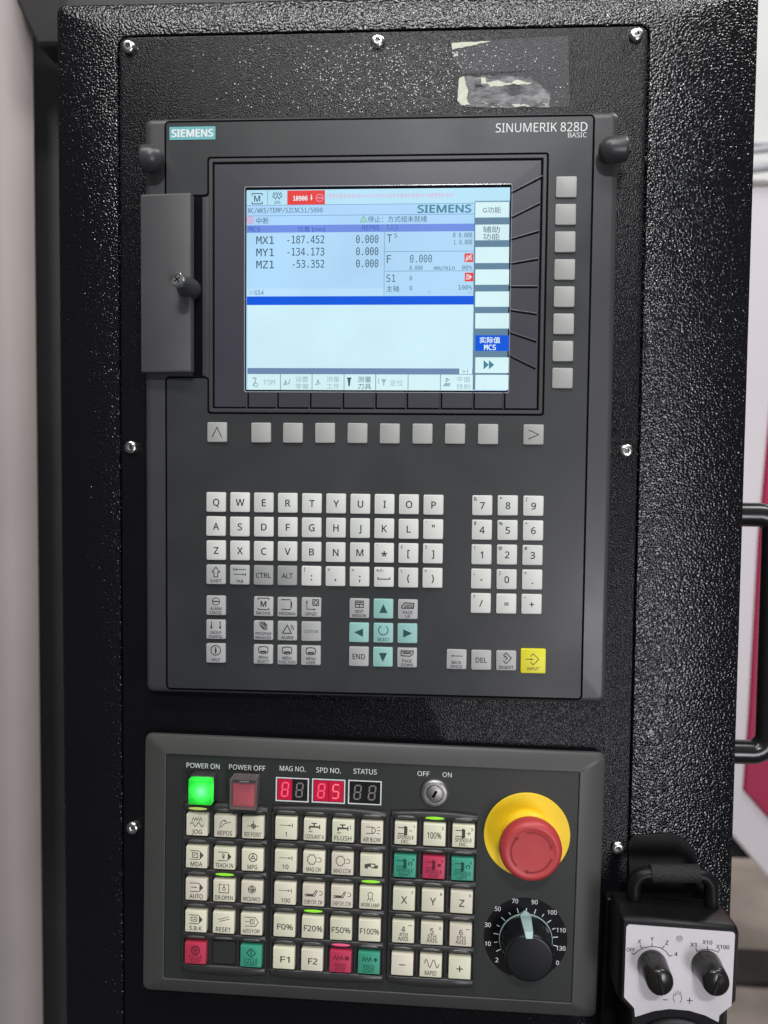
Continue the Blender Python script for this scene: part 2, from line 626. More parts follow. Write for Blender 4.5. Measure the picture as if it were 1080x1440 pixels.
poly('side_panel', [(985, 262), (985, 1128), (1034, 1181), (1090, 1246), (1360, 1560), (1360, 262)], YM, 40, 'machine_white', mr_)
poly('upper_panel', [(985, -120), (985, 256), (1360, 256), (1360, -120)], YM + 25, 40, 'machine_pale', mr_)
poly('crimson_panel', [(1085, 560), (1067, 760), (1054, 1000), (1046, 1112), (1082, 1153), (1360, 1450), (1360, 560)], YM - 6, 5,
     'machine_crimson', mr_)
for y_, r_ in ((222, 6), (247, 8)):
    pts = [deep(985 + i * 30, y_ + 6 * math.sin(i * 0.9 + y_) - i * 1.5, YM - 10) for i in range(9)]
    MB().tube([(a, b_, -(YM - 16)) for a, b_ in pts], r_).build('hose', 'hose_silver', mr_)
poly('seam_strip', [(985, 200), (985, 203), (1360, 203), (1360, 200)], YM + 18, 6, 'hose_silver', mr_)
x0, _z = deep(960, 1200, YM + 300)
x1, _z2 = deep(1300, 1200, YM + 300)
zt = deep(1040, 1208, YM + 120)[1]
box('base_frame', x0, x1, YM + 120, YM + 500, zt, zt + 320, 'machine_dark', mr_)
# low dark strip across the floor
t_ = root('cover_strip', W0, 'dark brown cover strip lying across the concrete floor', 'cover strip')
za = fz * 1000


def floorpt(px, py):
    d = ray(px, py)
    t = (za - CAM[2]) / d.z
    return CAM[0] + d.x * t, CAM[1] + d.y * t


ya, yb = floorpt(1060, 1388)[1], floorpt(1060, 1342)[1]
xa, xb = floorpt(960, 1388)[0], floorpt(1300, 1342)[0]
box('cover_plate', xa, xb, ya, yb, za, za + 14, 'trench', t_, bev=3)
# column of the machine at the other side
cr = root('machine_column', W0, 'beige sheet metal machine column standing beside the black cabinet', 'machine column')
xr, _ = deep(36, 700, 330)
cs = MB()
zc0, zc1 = -900, 520
prof_ = [(xr - 420, 330)] + [(xr - 34 + 34 * math.sin(R(a)), 330 + 34 * (1 - math.cos(R(a)))) for a in range(0, 81, 10)] + [(xr - 40, 400), (xr - 420, 400)]
cs.loft([[(x, z, -y) for x, y in prof_] for z in (zc0, zc1)])
cs.build('column_shell', 'column_beige', cr)
box('column_side', xr - 420, xr + 130, 430, 470, -900, 700, 'housing_dark', cr, bev=4)
cap_ = [deep(a_, b_, 318) for a_, b_ in ((16, -40), (22, 0), (36, 30), (52, 62), (100, 62), (100, -40))]
MB().prism(cap_, -360, -318, 3).build('column_cap', 'machine_dark', cr)

# ------------------------------------------------------------------ black control cabinet
cab = root('control_cabinet', W0, 'black textured steel control cabinet carrying both operator panels', 'control cabinet')
CX0, CX1 = -217.9, 243.2
CZ1 = onplane(80, 6, 0)[1]
CZ0 = -520
PX0, PX1 = -174.6, 173.6
PZ1 = onplane(190, 52, 0)[1]
PZ0 = -480
ccx, ccz = (CX0 + CX1) / 2, (CZ0 + CZ1) / 2
pcx, pcz = (PX0 + PX1) / 2, (PZ0 + PZ1) / 2
fb = MB()
seg = 5
fb.loft([rrloop(ccx, ccz, CX1 - CX0, CZ1 - CZ0, 5, 0, -60, seg),
         rrloop(ccx, ccz, CX1 - CX0, CZ1 - CZ0, 5, 0, -3, seg),
         rrloop(ccx, ccz, CX1 - CX0, CZ1 - CZ0, 5, 0.5, -1.2, seg),
         rrloop(ccx, ccz, CX1 - CX0, CZ1 - CZ0, 5, 2.2, 0, seg),
         rrloop(pcx, pcz, PX1 - PX0 + 2.2, PZ1 - PZ0 + 2.2, 7, -0.6, 0, seg),
         rrloop(pcx, pcz, PX1 - PX0 + 2.2, PZ1 - PZ0 + 2.2, 7, 0, -0.6, seg),
         rrloop(pcx, pcz, PX1 - PX0 + 2.2, PZ1 - PZ0 + 2.2, 7, 0, -6, seg)], True, True)
fb.build('front_frame', 'cabinet_paint', cab)
MB().rr(pcx, pcz, PX1 - PX0, PZ1 - PZ0, 6, [(0, -5), (0, -0.7), (0.25, -0.2), (0.8, 0)]).build('mounting_plate', 'plate_paint', cab)
MB().rr((CX0 - 14 + CX1 - 6) / 2, ccz, CX1 - 6 - CX0 + 14, CZ1 - CZ0 + 90, 8, [(0, -130), (0, -40), (2, -32), (8, -30)]).build(
    'rear_housing', 'housing_dark', cab)
scr = MB()
prof = [(4.1, 0), (4.1, 0.6), (4.0, 1.1), (3.7, 1.7), (3.1, 2.2), (2.35, 2.45)]
loops = [[(r * math.cos(2 * math.pi * k / 36), r * math.sin(2 * math.pi * k / 36), n) for k in range(36)] for r, n in prof]


def hexr(a, r):
    return r * math.cos(math.pi / 6) / math.cos((a % (math.pi / 3)) - math.pi / 6)


for n in (2.45, 0.9):
    loops.append([(hexr(2 * math.pi * k / 36, 1.75) * math.cos(2 * math.pi * k / 36),
                   hexr(2 * math.pi * k / 36, 1.75) * math.sin(2 * math.pi * k / 36), n) for k in range(36)])
scr.loft(loops)
first = None
for i, (a, b_) in enumerate(((180, 65), (531, 57), (895, 48), (183.5, 629), (881, 634), (186, 1165), (869, 1193))):
    u, v = W0.at(a, b_, 1.5)
    if first is None:
        first = scr.build('screw', 'steel', cab, (0, 0, 0))
        first.location = (u * S, 0, v * S)
        ORG[first.name] = (u, v, 0)
        o = first
    else:
        o = place('screw', first.data, cab, (u, v, 0))
    o.rotation_euler = (0, rnd.random() * 6, 0)
    o.scale = (1.13, 1.1, 1.13)
    if i == 0:
        sk = MB().disc(0, 0, [(1.4, 1.0), (1.4, 1.02)], 6)
        skm = sk.build('socket_floor', 'steel_dark', first, (0, 0, 0))
        skm.location = (0, 0, 0)
        skd = skm.data
    else:
        q = bpy.data.objects.new('socket_floor', skd)
        C.objects.link(q)
        q.parent = o
# grab handle on the cabinet side
hx0 = CX1 - 8
hu, hzt = onplane(1072, 724, -26)
hzb = onplane(1070, 1058, -26)[1]
hr = 8.3
hx = onplane(1085, 890, -26)[0]
path = [(hx0, hzt, -26), (hx - 12, hzt, -26)]
for k in range(1, 7):
    a = math.pi / 2 * k / 6
    path.append((hx - 12 + 12 * math.sin(a), hzt - 12 + 12 * math.cos(a), -26))
for k in range(0, 7):
    a = math.pi / 2 * k / 6
    path.append((hx - 12 + 12 * math.cos(a), hzb + 12 - 12 * math.sin(a), -26))
path.append((hx0, hzb, -26))
MB().tube(path, hr, 16).build('grab_handle', 'handle_black', cab, smooth=60)
# remains of two peeled stickers on the mounting plate
NP = 0.1


def sheet(name, pix, n, mtl, parent, th=0.12):
    return MB().prism([W0.at(a, b_, n) for a, b_ in reversed(pix)], n - th, n).build(name, mtl, parent, smooth=0)


def jag(pts, amp, k=5):
    out = []
    for i in range(len(pts)):
        a, b_ = Vector(pts[i]), Vector(pts[(i + 1) % len(pts)])
        for j in range(k):
            p = a.lerp(b_, j / k)
            out.append((p.x + rnd.uniform(-amp, amp), p.y + rnd.uniform(-amp, amp)))
    return out


f1 = sheet('sticker_ghost', [(636, 60), (799, 50), (800, 97), (650, 104), (640, 86)], 0.15, 'tape_film', cab)
sheet('paper_scrap', jag([(635, 61), (660, 58.5), (690, 58), (665, 64), (652, 66), (636, 70)], 0.7), 0.3, 'paper', f1, 0.13)
sheet('paper_scrap', jag([(635, 74), (651, 72), (653, 78), (637, 80)], 0.8, 3), 0.3, 'paper_torn', f1, 0.13)
f2 = sheet('sticker_ghost', [(774, 98), (800, 97), (801, 150), (774, 151), (680, 151), (700, 104)], 0.17, 'tape_film', cab)
f3 = sheet('sticker_residue', jag([(644, 108), (690, 107), (745, 108), (757, 118), (774, 132), (773, 151), (700, 152), (646, 149)], 1.2),
           0.33, 'adhesive', cab, 0.1)
sheet('paper_scrap', jag([(645, 109), (653, 108), (655, 118), (658, 128), (656, 138), (660, 147), (650, 148), (643, 142)], 0.8), 0.5, 'paper', f3, 0.14)
sheet('paper_scrap', jag([(676, 109), (683, 110), (684, 118), (677, 118)], 0.8, 3), 0.5, 'paper', f3, 0.14)
sheet('paper_scrap', jag([(684, 116), (700, 113), (714, 117), (728, 113), (748, 117), (738, 119), (722, 118), (706, 121), (690, 122)], 1.0, 3), 0.5,
      'paper', f3, 0.14)
sheet('paper_scrap', jag([(658, 140), (676, 142), (690, 147), (730, 147), (757, 144), (765, 134), (772, 133), (773, 150), (690, 151), (674, 147)], 1.0, 4),
      0.5, 'paper_torn', f3, 0.14)
# white flecks modelled in place of lamp glints on the plate's paint
dm = MB()
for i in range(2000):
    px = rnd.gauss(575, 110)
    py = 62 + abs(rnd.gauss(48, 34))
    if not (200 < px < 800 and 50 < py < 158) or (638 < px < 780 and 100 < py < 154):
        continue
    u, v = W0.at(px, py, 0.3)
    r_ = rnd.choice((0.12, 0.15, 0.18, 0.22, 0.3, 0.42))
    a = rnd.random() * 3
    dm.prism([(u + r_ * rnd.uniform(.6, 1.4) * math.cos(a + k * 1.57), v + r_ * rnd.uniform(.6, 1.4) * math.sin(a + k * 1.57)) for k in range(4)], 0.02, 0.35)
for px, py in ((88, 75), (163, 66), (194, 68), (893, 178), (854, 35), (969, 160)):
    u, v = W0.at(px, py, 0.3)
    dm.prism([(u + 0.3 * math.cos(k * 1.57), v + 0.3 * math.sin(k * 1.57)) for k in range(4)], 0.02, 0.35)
mat('glint_flecks', (0.8, 0.8, 0.82), rough=0.7)
dm.build('glint_flecks', 'glint_flecks', cab, smooth=0, kind='stuff')


# ------------------------------------------------------------------ legends: a key's print in units of half a key
def L(*pts, w=0.08):
    return ('l', pts, w)


def T(s, x=0, y=0, cap=0.3, width=None, bold=0.0):
    return ('t', s, x, y, cap, width, bold)


def P(*pts):
    return ('p', pts)


def A(cx, cy, r, w=0.07, a0=0, a1=360):
    return ('a', cx, cy, r, w, a0, a1)


def draw(mb, prims, cx, cy, h, n):
    for p in prims:
        k = p[0]
        if k == 'l':
            mb.stroke([(cx + x * h, cy + y * h) for x, y in p[1]], p[2] * h, n)
        elif k == 'p':
            mb.flat([(cx + x * h, cy + y * h) for x, y in p[1]], n)
        elif k == 'a':
            mb.arc(cx + p[1] * h, cy + p[2] * h, p[3] * h, p[4] * h, n, p[5], p[6])
        elif k == 't':
            mb.text(p[1], cx + p[2] * h, cy + p[3] * h, p[4] * h, n, p[5] * h if p[5] else None, max(p[6], 0.012))


def arrow(x0, y0, x1, y1, w=0.07, hd=0.18):
    d = Vector((x1 - x0, y1 - y0)).normalized()
    nn = Vector((-d.y, d.x))
    tip = Vector((x1, y1))
    b0 = tip - d * hd * 1.5
    return [L((x0, y0), tuple(b0), w=w), P(tuple(tip), tuple(b0 + nn * hd * 0.55), tuple(b0 - nn * hd * 0.55))]


_km = {}


def key_mesh(size, h, base, mtl, r=0.9, bev=0.5, dish=0.0):
    k = (size, h, base, mtl, r)
    if k not in _km:
        b_ = MB()
        pr = [(0, base), (0, h - bev), (bev * 0.3, h - bev * 0.3), (bev, h)]
        if dish:
            pr += [(bev + 0.5, h), (bev + 0.8, h - dish)]
        b_.rr(0, 0, size, size, r, pr, seg=3)
        o = b_.build('key', mtl, None)
        _km[k] = o.data
        bpy.data.objects.remove(o)
    return _km[k]


def key(root_, u, v, size, h, base, mtl, prims=(), ink='ink', name='key', label=None, r=0.9, bev=0.5, dish=0.0):
    o = place(name, key_mesh(size, h, base, mtl, r, bev, dish), root_, (u + rnd.uniform(-.08, .08), v + rnd.uniform(-.08, .08), rnd.uniform(-0.15, 0.15)), label=label)
    o.rotation_euler = (0, R(rnd.uniform(-0.5, 0.5)), 0)
    if prims:
        lb = MB()
        draw(lb, prims, 0, 0, size / 2, h - dish + 0.05)
        me_o = lb.build('legend', ink, None, smooth=0)
        me_o.parent = o
    return o


# ------------------------------------------------------------------ operator panel with the screen
hmi = root('operator_panel', W0, 'dark grey operator panel with lit screen and white letter keys', 'operator panel')
NB, NO, NKEY = 8.4, 9.0, 10.5
x0, z1 = onplane(202, 165, NB)
x1 = onplane(872, 157, NB)[0]
z0 = onplane(204, 976, NB)[1]
HX0, HX1, HZ0, HZ1 = -155, 155, -191.6, 191.8
MB().rr(0, 0.1, 310, HZ1 - HZ0, 5, [(0, 0.1), (0, 5.2), (0.4, 6.9), (1.6, 8.0), (4.0, NB)], seg=6).build('bezel', 'bezel_grey', hmi)


def ring(mb, outer, inner):
    """flat-topped ring between two loops given as lists of loops"""
    mb.loft(outer + inner, True, True)


OV_L, OV_R = onplane(234, 300, NO)[0], onplane(829, 400, NO)[0]
OV_T, OV_B = onplane(500, 168.5, NO)[1], onplane(500, 974, NO)[1]
DX0, DZ1 = onplane(290.5, 222, NO)
DX1, DZ0 = onplane(765, 584, NO)
DX1 = (onplane(773, 214, NO)[0] + onplane(764, 584, NO)[0]) / 2
DX0 = (onplane(290, 222, NO)[0] + onplane(293, 578, NO)[0]) / 2
DZ1 = (onplane(292, 222, NO)[1] + onplane(770, 213, NO)[1]) / 2
DZ0 = (onplane(295, 581, NO)[1] + onplane(762, 586, NO)[1]) / 2
NT, NBt = onplane(262, 274, NO)[1], onplane(262, 532, NO)[1]
# overlay sheet: a C round the display opening, notched for the card door
ov = [(OV_L, OV_B), (OV_R, OV_B), (OV_R, OV_T), (OV_L, OV_T), (OV_L, NT), (DX0, NT), (DX0, DZ1), (DX1, DZ1), (DX1, DZ0), (DX0, DZ0), (DX0, NBt), (OV_L, NBt)]


def rounded(pts, r, seg=4):
    out = []
    k = len(pts)
    for i in range(k):
        p, a, b_ = Vector(pts[i]), Vector(pts[i - 1]), Vector(pts[(i + 1) % k])
        d0, d1 = (a - p).normalized(), (b_ - p).normalized()
        for j in range(seg + 1):
            t = j / seg
            out.append(tuple((p + d0 * r) * (1 - t) ** 2 + p * 2 * t * (1 - t) + (p + d1 * r) * t ** 2))
    return out


MB().prism(rounded(ov, 2.2), 8.2, NO, 0.12).build('overlay_sheet', 'overlay_grey', hmi)
sm = MB()
sm.stroke(rounded([(a, b_) for a, b_ in ov], 2.2), 2.8, NB + 0.06, closed=True)
sm.build('overlay_seam', 'seam', hmi, smooth=0)
# display frame, sunk surround and screen
dcx, dcz, dw, dh = (DX0 + DX1) / 2, (DZ0 + DZ1) / 2, DX1 - DX0, DZ1 - DZ0
MB().loft([rrloop(dcx, dcz, dw, dh, 2.2, 1.2, 8.2, 4), rrloop(dcx, dcz, dw, dh, 2.2, 1.2, NO + 0.1, 4),
           rrloop(dcx, dcz, dw, dh, 2.2, 1.5, NO + 0.35, 4), rrloop(dcx, dcz, dw, dh, 2.2, 3.2, NO + 0.35, 4),
           rrloop(dcx, dcz, dw, dh, 2.2, 3.6, NO, 4), rrloop(dcx, dcz, dw, dh, 2.2, 3.6, 8.2, 4)], False, False).build(
    'display_frame', 'bezel_grey', hmi)
MB().loft([rrloop(dcx, dcz, dw, dh, 2.2, 3.6, NB + 0.1, 4), rrloop(dcx, dcz, dw, dh, 2.2, 5.2, NB + 0.1, 4)], False, False).build(
    'frame_seam', 'seam', hmi, smooth=0)
NSC = 8.5
sa, sb = onplane(346, 266, NSC), onplane(717, 262.5, NSC)
sc_, sd = onplane(347, 548.5, NSC), onplane(713, 549, NSC)
SX0, SX1 = (sa[0] + sc_[0]) / 2, (sb[0] + sd[0]) / 2
SZ1, SZ0 = (sa[1] + sb[1]) / 2, (sc_[1] + sd[1]) / 2
scx, scz, sw, sh = (SX0 + SX1) / 2, (SZ0 + SZ1) / 2, SX1 - SX0, SZ1 - SZ0
MB().loft([rrloop(dcx, dcz, dw, dh, 2.2, 4.9, 8.2, 4), rrloop(dcx, dcz, dw, dh, 2.2, 4.9, 8.7, 4),
           rrloop(scx, scz, sw + 3.0, sh + 3.4, 1.5, 0, 8.9, 4), rrloop(scx, scz, sw + 3.0, sh + 3.4, 1.5, 0, 8.2, 4)], False, False).build(
    'display_surround', 'surround', hmi)
MB().loft([rrloop(scx, scz, sw + 2.9, sh + 3.3, 1.5, 0, 8.95, 4), rrloop(scx, scz, sw + 2.9, sh + 3.3, 1.5, 0.35, 9.0, 4),
           rrloop(scx, scz, sw + 2.9, sh + 3.3, 1.5, 0.6, 8.5, 4)], False, False).build('screen_edge', 'clear_edge', hmi)
scb = MB().rr(scx, scz, sw + 2.6, sh + 3.0, 1.2, [(0, 8.15), (0, NSC - 0.06)], seg=3).build('screen', 'seam', hmi,
                                                                                          label='lit colour screen showing axis positions')
# ribs pointing from the screen to the soft keys
for (a, b_), (c, d) in (((719, 270), (763, 247)), ((719, 305), (759, 285)), ((717, 336), (758, 324)), ((717, 370), (757, 363)), ((716, 402), (756, 402)),
                        ((716, 435), (755, 440.5)), ((715, 466), (754, 479)), ((714, 498), (753, 517))):
    p0, p1 = W0.at(a, b_, 9), W0.at(c, d, 9)
    MB().tube([(p0[0], p0[1], 8.75), (p1[0], p1[1], 8.75)], 0.5, 6).build('rib', 'surround', hmi)
    MB().stroke([(p0[0], p0[1] - 0.75), (p1[0], p1[1] - 0.75)], 1.3, 8.93).build('rib_groove', 'seam', hmi, smooth=0)
for px in (348, 390, 436, 482, 528, 572, 620, 666, 709):
    p0, p1 = W0.at(px, 552, 9), W0.at(px, 575.5, 9)
    MB().tube([(p0[0] - 0.5, p0[1], 8.75), (p0[0] - 0.5, p1[1], 8.75)], 0.5, 6).build('rib', 'surround', hmi)
    MB().stroke([(p0[0] + 0.4, p0[1]), (p0[0] + 0.4, p1[1])], 1.2, 8.93).build('rib_groove', 'seam', hmi, smooth=0)

# ---- what the screen shows
K = 1 / 2.13                      # mm for a photo pixel on the screen


def srect(name, x0, y0, x1, hpx, mtl, layer=0):
    """bar whose left end starts at (x0, y0) in the photo"""
    u0, v1 = onplane(x0, y0, NSC)
    u1 = onplane(x1, y0, NSC)[0]
    MB().rect(u0, v1 - hpx * K, u1, v1, NSC + 0.04 * layer).build(name, mtl, scb, smooth=0)


def stext(s, x, y, cap, mtl, width=None, align='L', bold=0.0, layer=4, name='screen_text'):
    u, v = onplane(x, y, NSC)
    MB().text(s, u, v, cap * K, NSC + 0.04 * layer, width * K if width else None, bold, align, face='sans' if 'SIEMENS' in s else 'mono').build(name, mtl, scb, smooth=0)


def sfull(name, y0, y1, xa, xb, mtl, layer):
    """bar across the screen between photo rows measured at its left end"""
    u0, v1 = onplane(xa, y0, NSC)
    v0 = onplane(xa, y1, NSC)[1]
    u1 = onplane(xb, y0, NSC)[0]
    MB().rect(u0, v0, u1, v1, NSC + 0.04 * layer).build(name, mtl, scb, smooth=0)


MB().rect(SX0, SZ0, SX1, SZ1 - 0.6, NSC).build('screen_background', 'scr_base', scb, smooth=0)
sfull('status_bar', 267.5, 288.5, 347, 717, 'scr_tab', 1)
sfull('alarm_field', 268, 288, 404, 457, 'scr_red', 2)
sfull('program_field', 289.5, 303.5, 347, 667, 'scr_head', 1)
sfull('channel_field', 304, 316.5, 347, 667, 'scr_head', 1)
sfull('header_bar', 317, 327.5, 347, 667, 'scr_bar', 2)
sfull('screen_line', 288.6, 289.4, 347, 667, 'scr_line', 3)
sfull('screen_line', 303.4, 304.2, 347, 667, 'scr_line', 3)
sfull('offset_strip', 406, 416.5, 347, 541, 'scr_strip', 1)
sfull('selection_bar', 417, 429, 347, 666.5, 'scr_blue', 2)
sfull('program_window', 429.2, 517.5, 348, 666, 'scr_low', 1)
sfull('scroll_bar', 517.5, 526, 348, 666, 'scr_gap2', 2)
sfull('soft_key_row', 526, 548, 348.5, 665, 'scr_cell', 2)
for x in (394, 438.5, 483.5, 528, 573.5, 619):
    sfull('screen_line', 526.3, 548.3, x, x + 0.9, 'scr_gap', 3)
for a, b_ in ((541, 353.5), (541, 381)):
    sfull('screen_line', b_, b_ + 0.8, a, 667, 'scr_line', 3)
sfull('screen_line', 316, 415, 540.5, 541.3, 'scr_line', 3)
sfull('screen_line', 268, 288, 376, 376.8, 'scr_line', 3)
# soft key column
sfull('soft_key_column', 282.5, 548, 667.5, 717, 'scr_gap', 1)
for i, (a, b_) in enumerate(((284.5, 306), (316, 338), (347.5, 370), (379, 400.5), (410, 431.5), (440.5, 462), (471.5, 493.5), (502.5, 524.5), (527, 548))):
    sfull('soft_key_field', a, b_, 668.5, 716, 'scr_blue' if i == 6 else 'scr_cell', 2)
stext('G功能', 691.5, 294.5, 8.5, 'scr_text', 25, 'C')
stext('辅助', 691, 322, 9, 'scr_text', 23, 'C')
stext('功能', 691, 332, 9, 'scr_text', 23, 'C')
stext('实际值', 689, 477.5, 8.5, 'scr_white', 28, 'C', 0.02)
stext('MCS', 689, 488.5, 7, 'scr_white', 16, 'C', 0.02)
for dx in (0, 7.5):
    pts = [onplane(680 + dx, 506.5, NSC), onplane(680 + dx, 519.5, NSC), onplane(687.5 + dx, 513, NSC)]
    MB().flat(pts, NSC + 0.16).build('screen_icon', 'scr_teal', scb, smooth=0)
# status icons
def sicon(prims, px, py, hpx, mtl, layer=4):
    u, v = onplane(px, py, NSC)
    b2 = MB()
    draw(b2, prims, u, v, hpx * K, NSC + 0.04 * layer)
    b2.build('screen_icon', mtl, scb, smooth=0)


BR = [L((-0.95, 0.55), (-0.95, 0.95), (0.95, 0.95), (0.95, 0.55), w=0.16), L((-0.95, -0.55), (-0.95, -0.95), (0.95, -0.95), (0.95, -0.55), w=0.16)]


def wave(x0, x1, y, a, k, w=0.08, n=24):
    return L(*[(x0 + (x1 - x0) * i / n, y + a * math.sin(2 * math.pi * k * i / n)) for i in range(n + 1)], w=w)


def zig(x0, x1, y, a, k, w=0.08):
    n = 2 * k
    return L(*[(x0 + (x1 - x0) * i / n, y + (a if i % 2 else -a)) for i in range(n + 1)], w=w)


sicon(BR + [T('M', 0, 0, 1.1)], 361.7, 279.5, 7.5, 'scr_text')
sicon([zig(-0.9, 0.9, 0.65, 0.3, 4, 0.14), wave(-0.95, 0.95, -0.05, 0.28, 2.5, 0.14), T('JOG', 0, -0.95, 0.5, 1.2)], 390, 277.5, 7.2, 'scr_text')
stext('10906', 412.5, 279, 6.2, 'scr_white', 20, 'L', 0.02)
sicon(arrow(0, 0.9, 0, -0.9, 0.25, 0.6), 438, 278, 4.5, 'scr_white')
sicon([A(0, 0, 0.95, 0.22), L((-0.7, 0), (0.7, 0), w=0.3)], 449.5, 278.3, 5.2, 'scr_pink')
for i in range(34):
    x = 462 + i * 5.3
    yy = 275.8 - i * 0.045
    hgt = rnd.choice((3.0, 3.6, 4.0))
    sicon([L((-0.6, -0.9), (-0.6, 0.9), w=0.2), L((0.4, -1), (0.4, 0.7), w=0.2), L((-0.6, rnd.uniform(-.5, .8)), (0.5, rnd.uniform(-.5, .8)), w=0.18)],
          x, yy, hgt, 'scr_faint')
stext('NC/WKS/TEMP/SZCNC51/5000', 349, 296.3, 6.6, 'scr_text', 105)
stext('SIEMENS', 587.5, 294, 10.2, 'scr_teal', 73.5, 'L', 0.022)
sicon([A(0, 0, 0.9, 0.22), L((-0.5, -0.5), (0.5, 0.5), w=0.24), L((-0.5, 0.5), (0.5, -0.5), w=0.24)], 352, 309.8, 5.2, 'scr_pink')
stext('中断', 360.5, 309.8, 9, 'scr_text', 17.5)
sicon([L((-0.9, -0.75), (0, 0.85), (0.9, -0.75), (-0.9, -0.75), w=0.2), L((0, -0.4), (0, 0.3), w=0.2)], 511.3, 308, 5.2, 'scr_green')
stext('停止：方式组未就绪', 517.5, 307.7, 8.6, 'scr_text', 82)
stext('MCS', 350, 322.3, 6.5, 'scr_navy', 16)
stext('位置 [mm]', 419, 321.5, 7.2, 'scr_navy', 38)
stext('REPOS', 509.5, 320.2, 6.5, 'scr_navy', 23.5)
stext('T,F,S', 544, 320, 6.5, 'scr_navy', 15)
for i, (nm, val) in enumerate((('MX1', '-187.452'), ('MY1', '-134.173'), ('MZ1', '-53.352'))):
    y = 338 + 17.1 * i
    stext(nm, 360.5, y, 10.5, 'scr_text', 25, 'L', 0.006)
    stext(val, 456, y - 1.2, 10.5, 'scr_text', 52 if i < 2 else 44.5, 'R', 0.006)
    stext('0.000', 532, y - 1.8, 10.5, 'scr_text', 31, 'R', 0.006)
stext('T', 544, 335.3, 11, 'scr_text', 7.5)
stext('5', 554.5, 331.3, 6, 'scr_text', 4)
stext('R 0.000', 664, 330.5, 6.4, 'scr_text', 26, 'R')
stext('L 0.000', 664, 340.3, 6.4, 'scr_text', 24.5, 'R')
stext('F', 544, 364.5, 11, 'scr_text', 6)
stext('0.000', 576.5, 363.8, 10.5, 'scr_text', 30.5)
stext('0.000', 576, 376.8, 5.8, 'scr_text', 18)
stext('mm/min', 610, 376.6, 5.8, 'scr_text', 29)
stext('00%', 664, 376.2, 5.8, 'scr_text', 14, 'R')
stext('S1', 543.5, 391.3, 10, 'scr_text', 12.5)
stext('0', 576, 391, 6.2, 'scr_text', 3.5)
stext('主轴', 543.5, 405.3, 8.4, 'scr_text', 17.5)
stext('0', 576, 405.2, 6.2, 'scr_text', 3.5)
stext('100%', 664, 404.2, 6.2, 'scr_text', 19, 'R')
stext('50', 600.5, 411.4, 3.6, 'scr_grey', 5)
stext('100', 657.5, 411.2, 3.6, 'scr_grey', 7)
stext('G54', 358, 411.5, 6, 'scr_text', 13)
sicon([A(0, 0, 0.8, 0.2), L((-0.9, 0), (0.9, 0), w=0.2)], 353, 411.5, 3, 'scr_grey')
for x, y in ((659.3, 362.5), (659.6, 389.6)):
    u, v = onplane(x, y, NSC)
    MB().rect(u - 6 * K, v - 6 * K, u + 6 * K, v + 6 * K, NSC + 0.14).build('status_icon', 'scr_red', scb, smooth=0)
sicon([zig(-0.7, 0.7, 0, 0.6, 3, 0.2), L((-0.8, -0.9), (0.8, 0.9), w=0.16)], 659.3, 362.5, 5.5, 'scr_white', 5)
sicon([L((-0.8, 0.5), (0, 0.5), (0.4, 0.2), (0.4, -0.2), (0, -0.5), (-0.8, -0.5), w=0.2), L((-0.8, 0), (0.7, 0), w=0.2)], 659.6, 389.6, 5.5, 'scr_white', 5)
# bottom soft key texts
sicon([L((-0.5, 0.9), (0.3, 0.9), (0.1, 0), (-0.4, -0.8), w=0.25), A(0.3, -0.6, 0.4, 0.2)], 358, 537.5, 6.5, 'scr_grey')
stext('TSM', 370, 537.5, 6.5, 'scr_grey', 17)
sicon([L((-0.8, -0.7), (0.6, -0.4), (0.8, 0.6), w=0.25), P((-0.7, -0.6), (-0.2, 0.6), (0.1, -0.2))], 403, 537, 6, 'scr_grey')
for s, x, y in (('设置', 415.5, 532.5), ('零偏', 415.5, 542.5), ('测量', 459.5, 532.5), ('工件', 459.5, 542.5)):
    stext(s, x, y, 8, 'scr_grey', 18)
sicon([L((-0.8, -0.7), (0.6, -0.4), w=0.2), P((-0.5, -0.4), (0, 0.8), (0.3, -0.2))], 447.5, 537, 6, 'scr_grey')
sicon([P((-0.35, 0.9), (-0.15, -0.9), (0.15, -0.9), (0.35, 0.9)), L((-0.5, 0.85), (0.5, 0.85), w=0.3)], 491, 537.5, 6.5, 'scr_text')
stext('测量', 503, 532.7, 8.4, 'scr_text', 19)
stext('刀具', 503, 542.6, 8.4, 'scr_text', 19)
sicon([L((-0.9, 0.8), (-0.9, -0.4), w=0.16), P((-0.3, 0.7), (0.9, 0.7), (0.4, -0.2), (0.4, -0.8), (0.15, -0.8), (0.15, -0.2))], 538, 537.5, 6, 'scr_grey')
stext('定位', 548, 537.7, 8.4, 'scr_grey', 19)
sicon([P((-0.9, -0.8), (0.6, -0.8), (0.8, -0.1), (-0.4, -0.1)), L((0.2, 0.9), (-0.2, 0.1), w=0.35), L((0.5, 0.5), (-0.3, 0.9), w=0.25)], 628.5, 538, 6.5, 'scr_grey')
stext('平面', 642, 533, 8, 'scr_grey', 19)
stext('铣削', 642, 543, 8, 'scr_grey', 19)
sfull('page_field', 518, 526, 646, 664, 'scr_cell', 3)
stext('>', 650, 522, 5, 'scr_text', 4.5)
sfull('screen_line', 518.5, 525.5, 657, 657.7, 'scr_gap', 4)

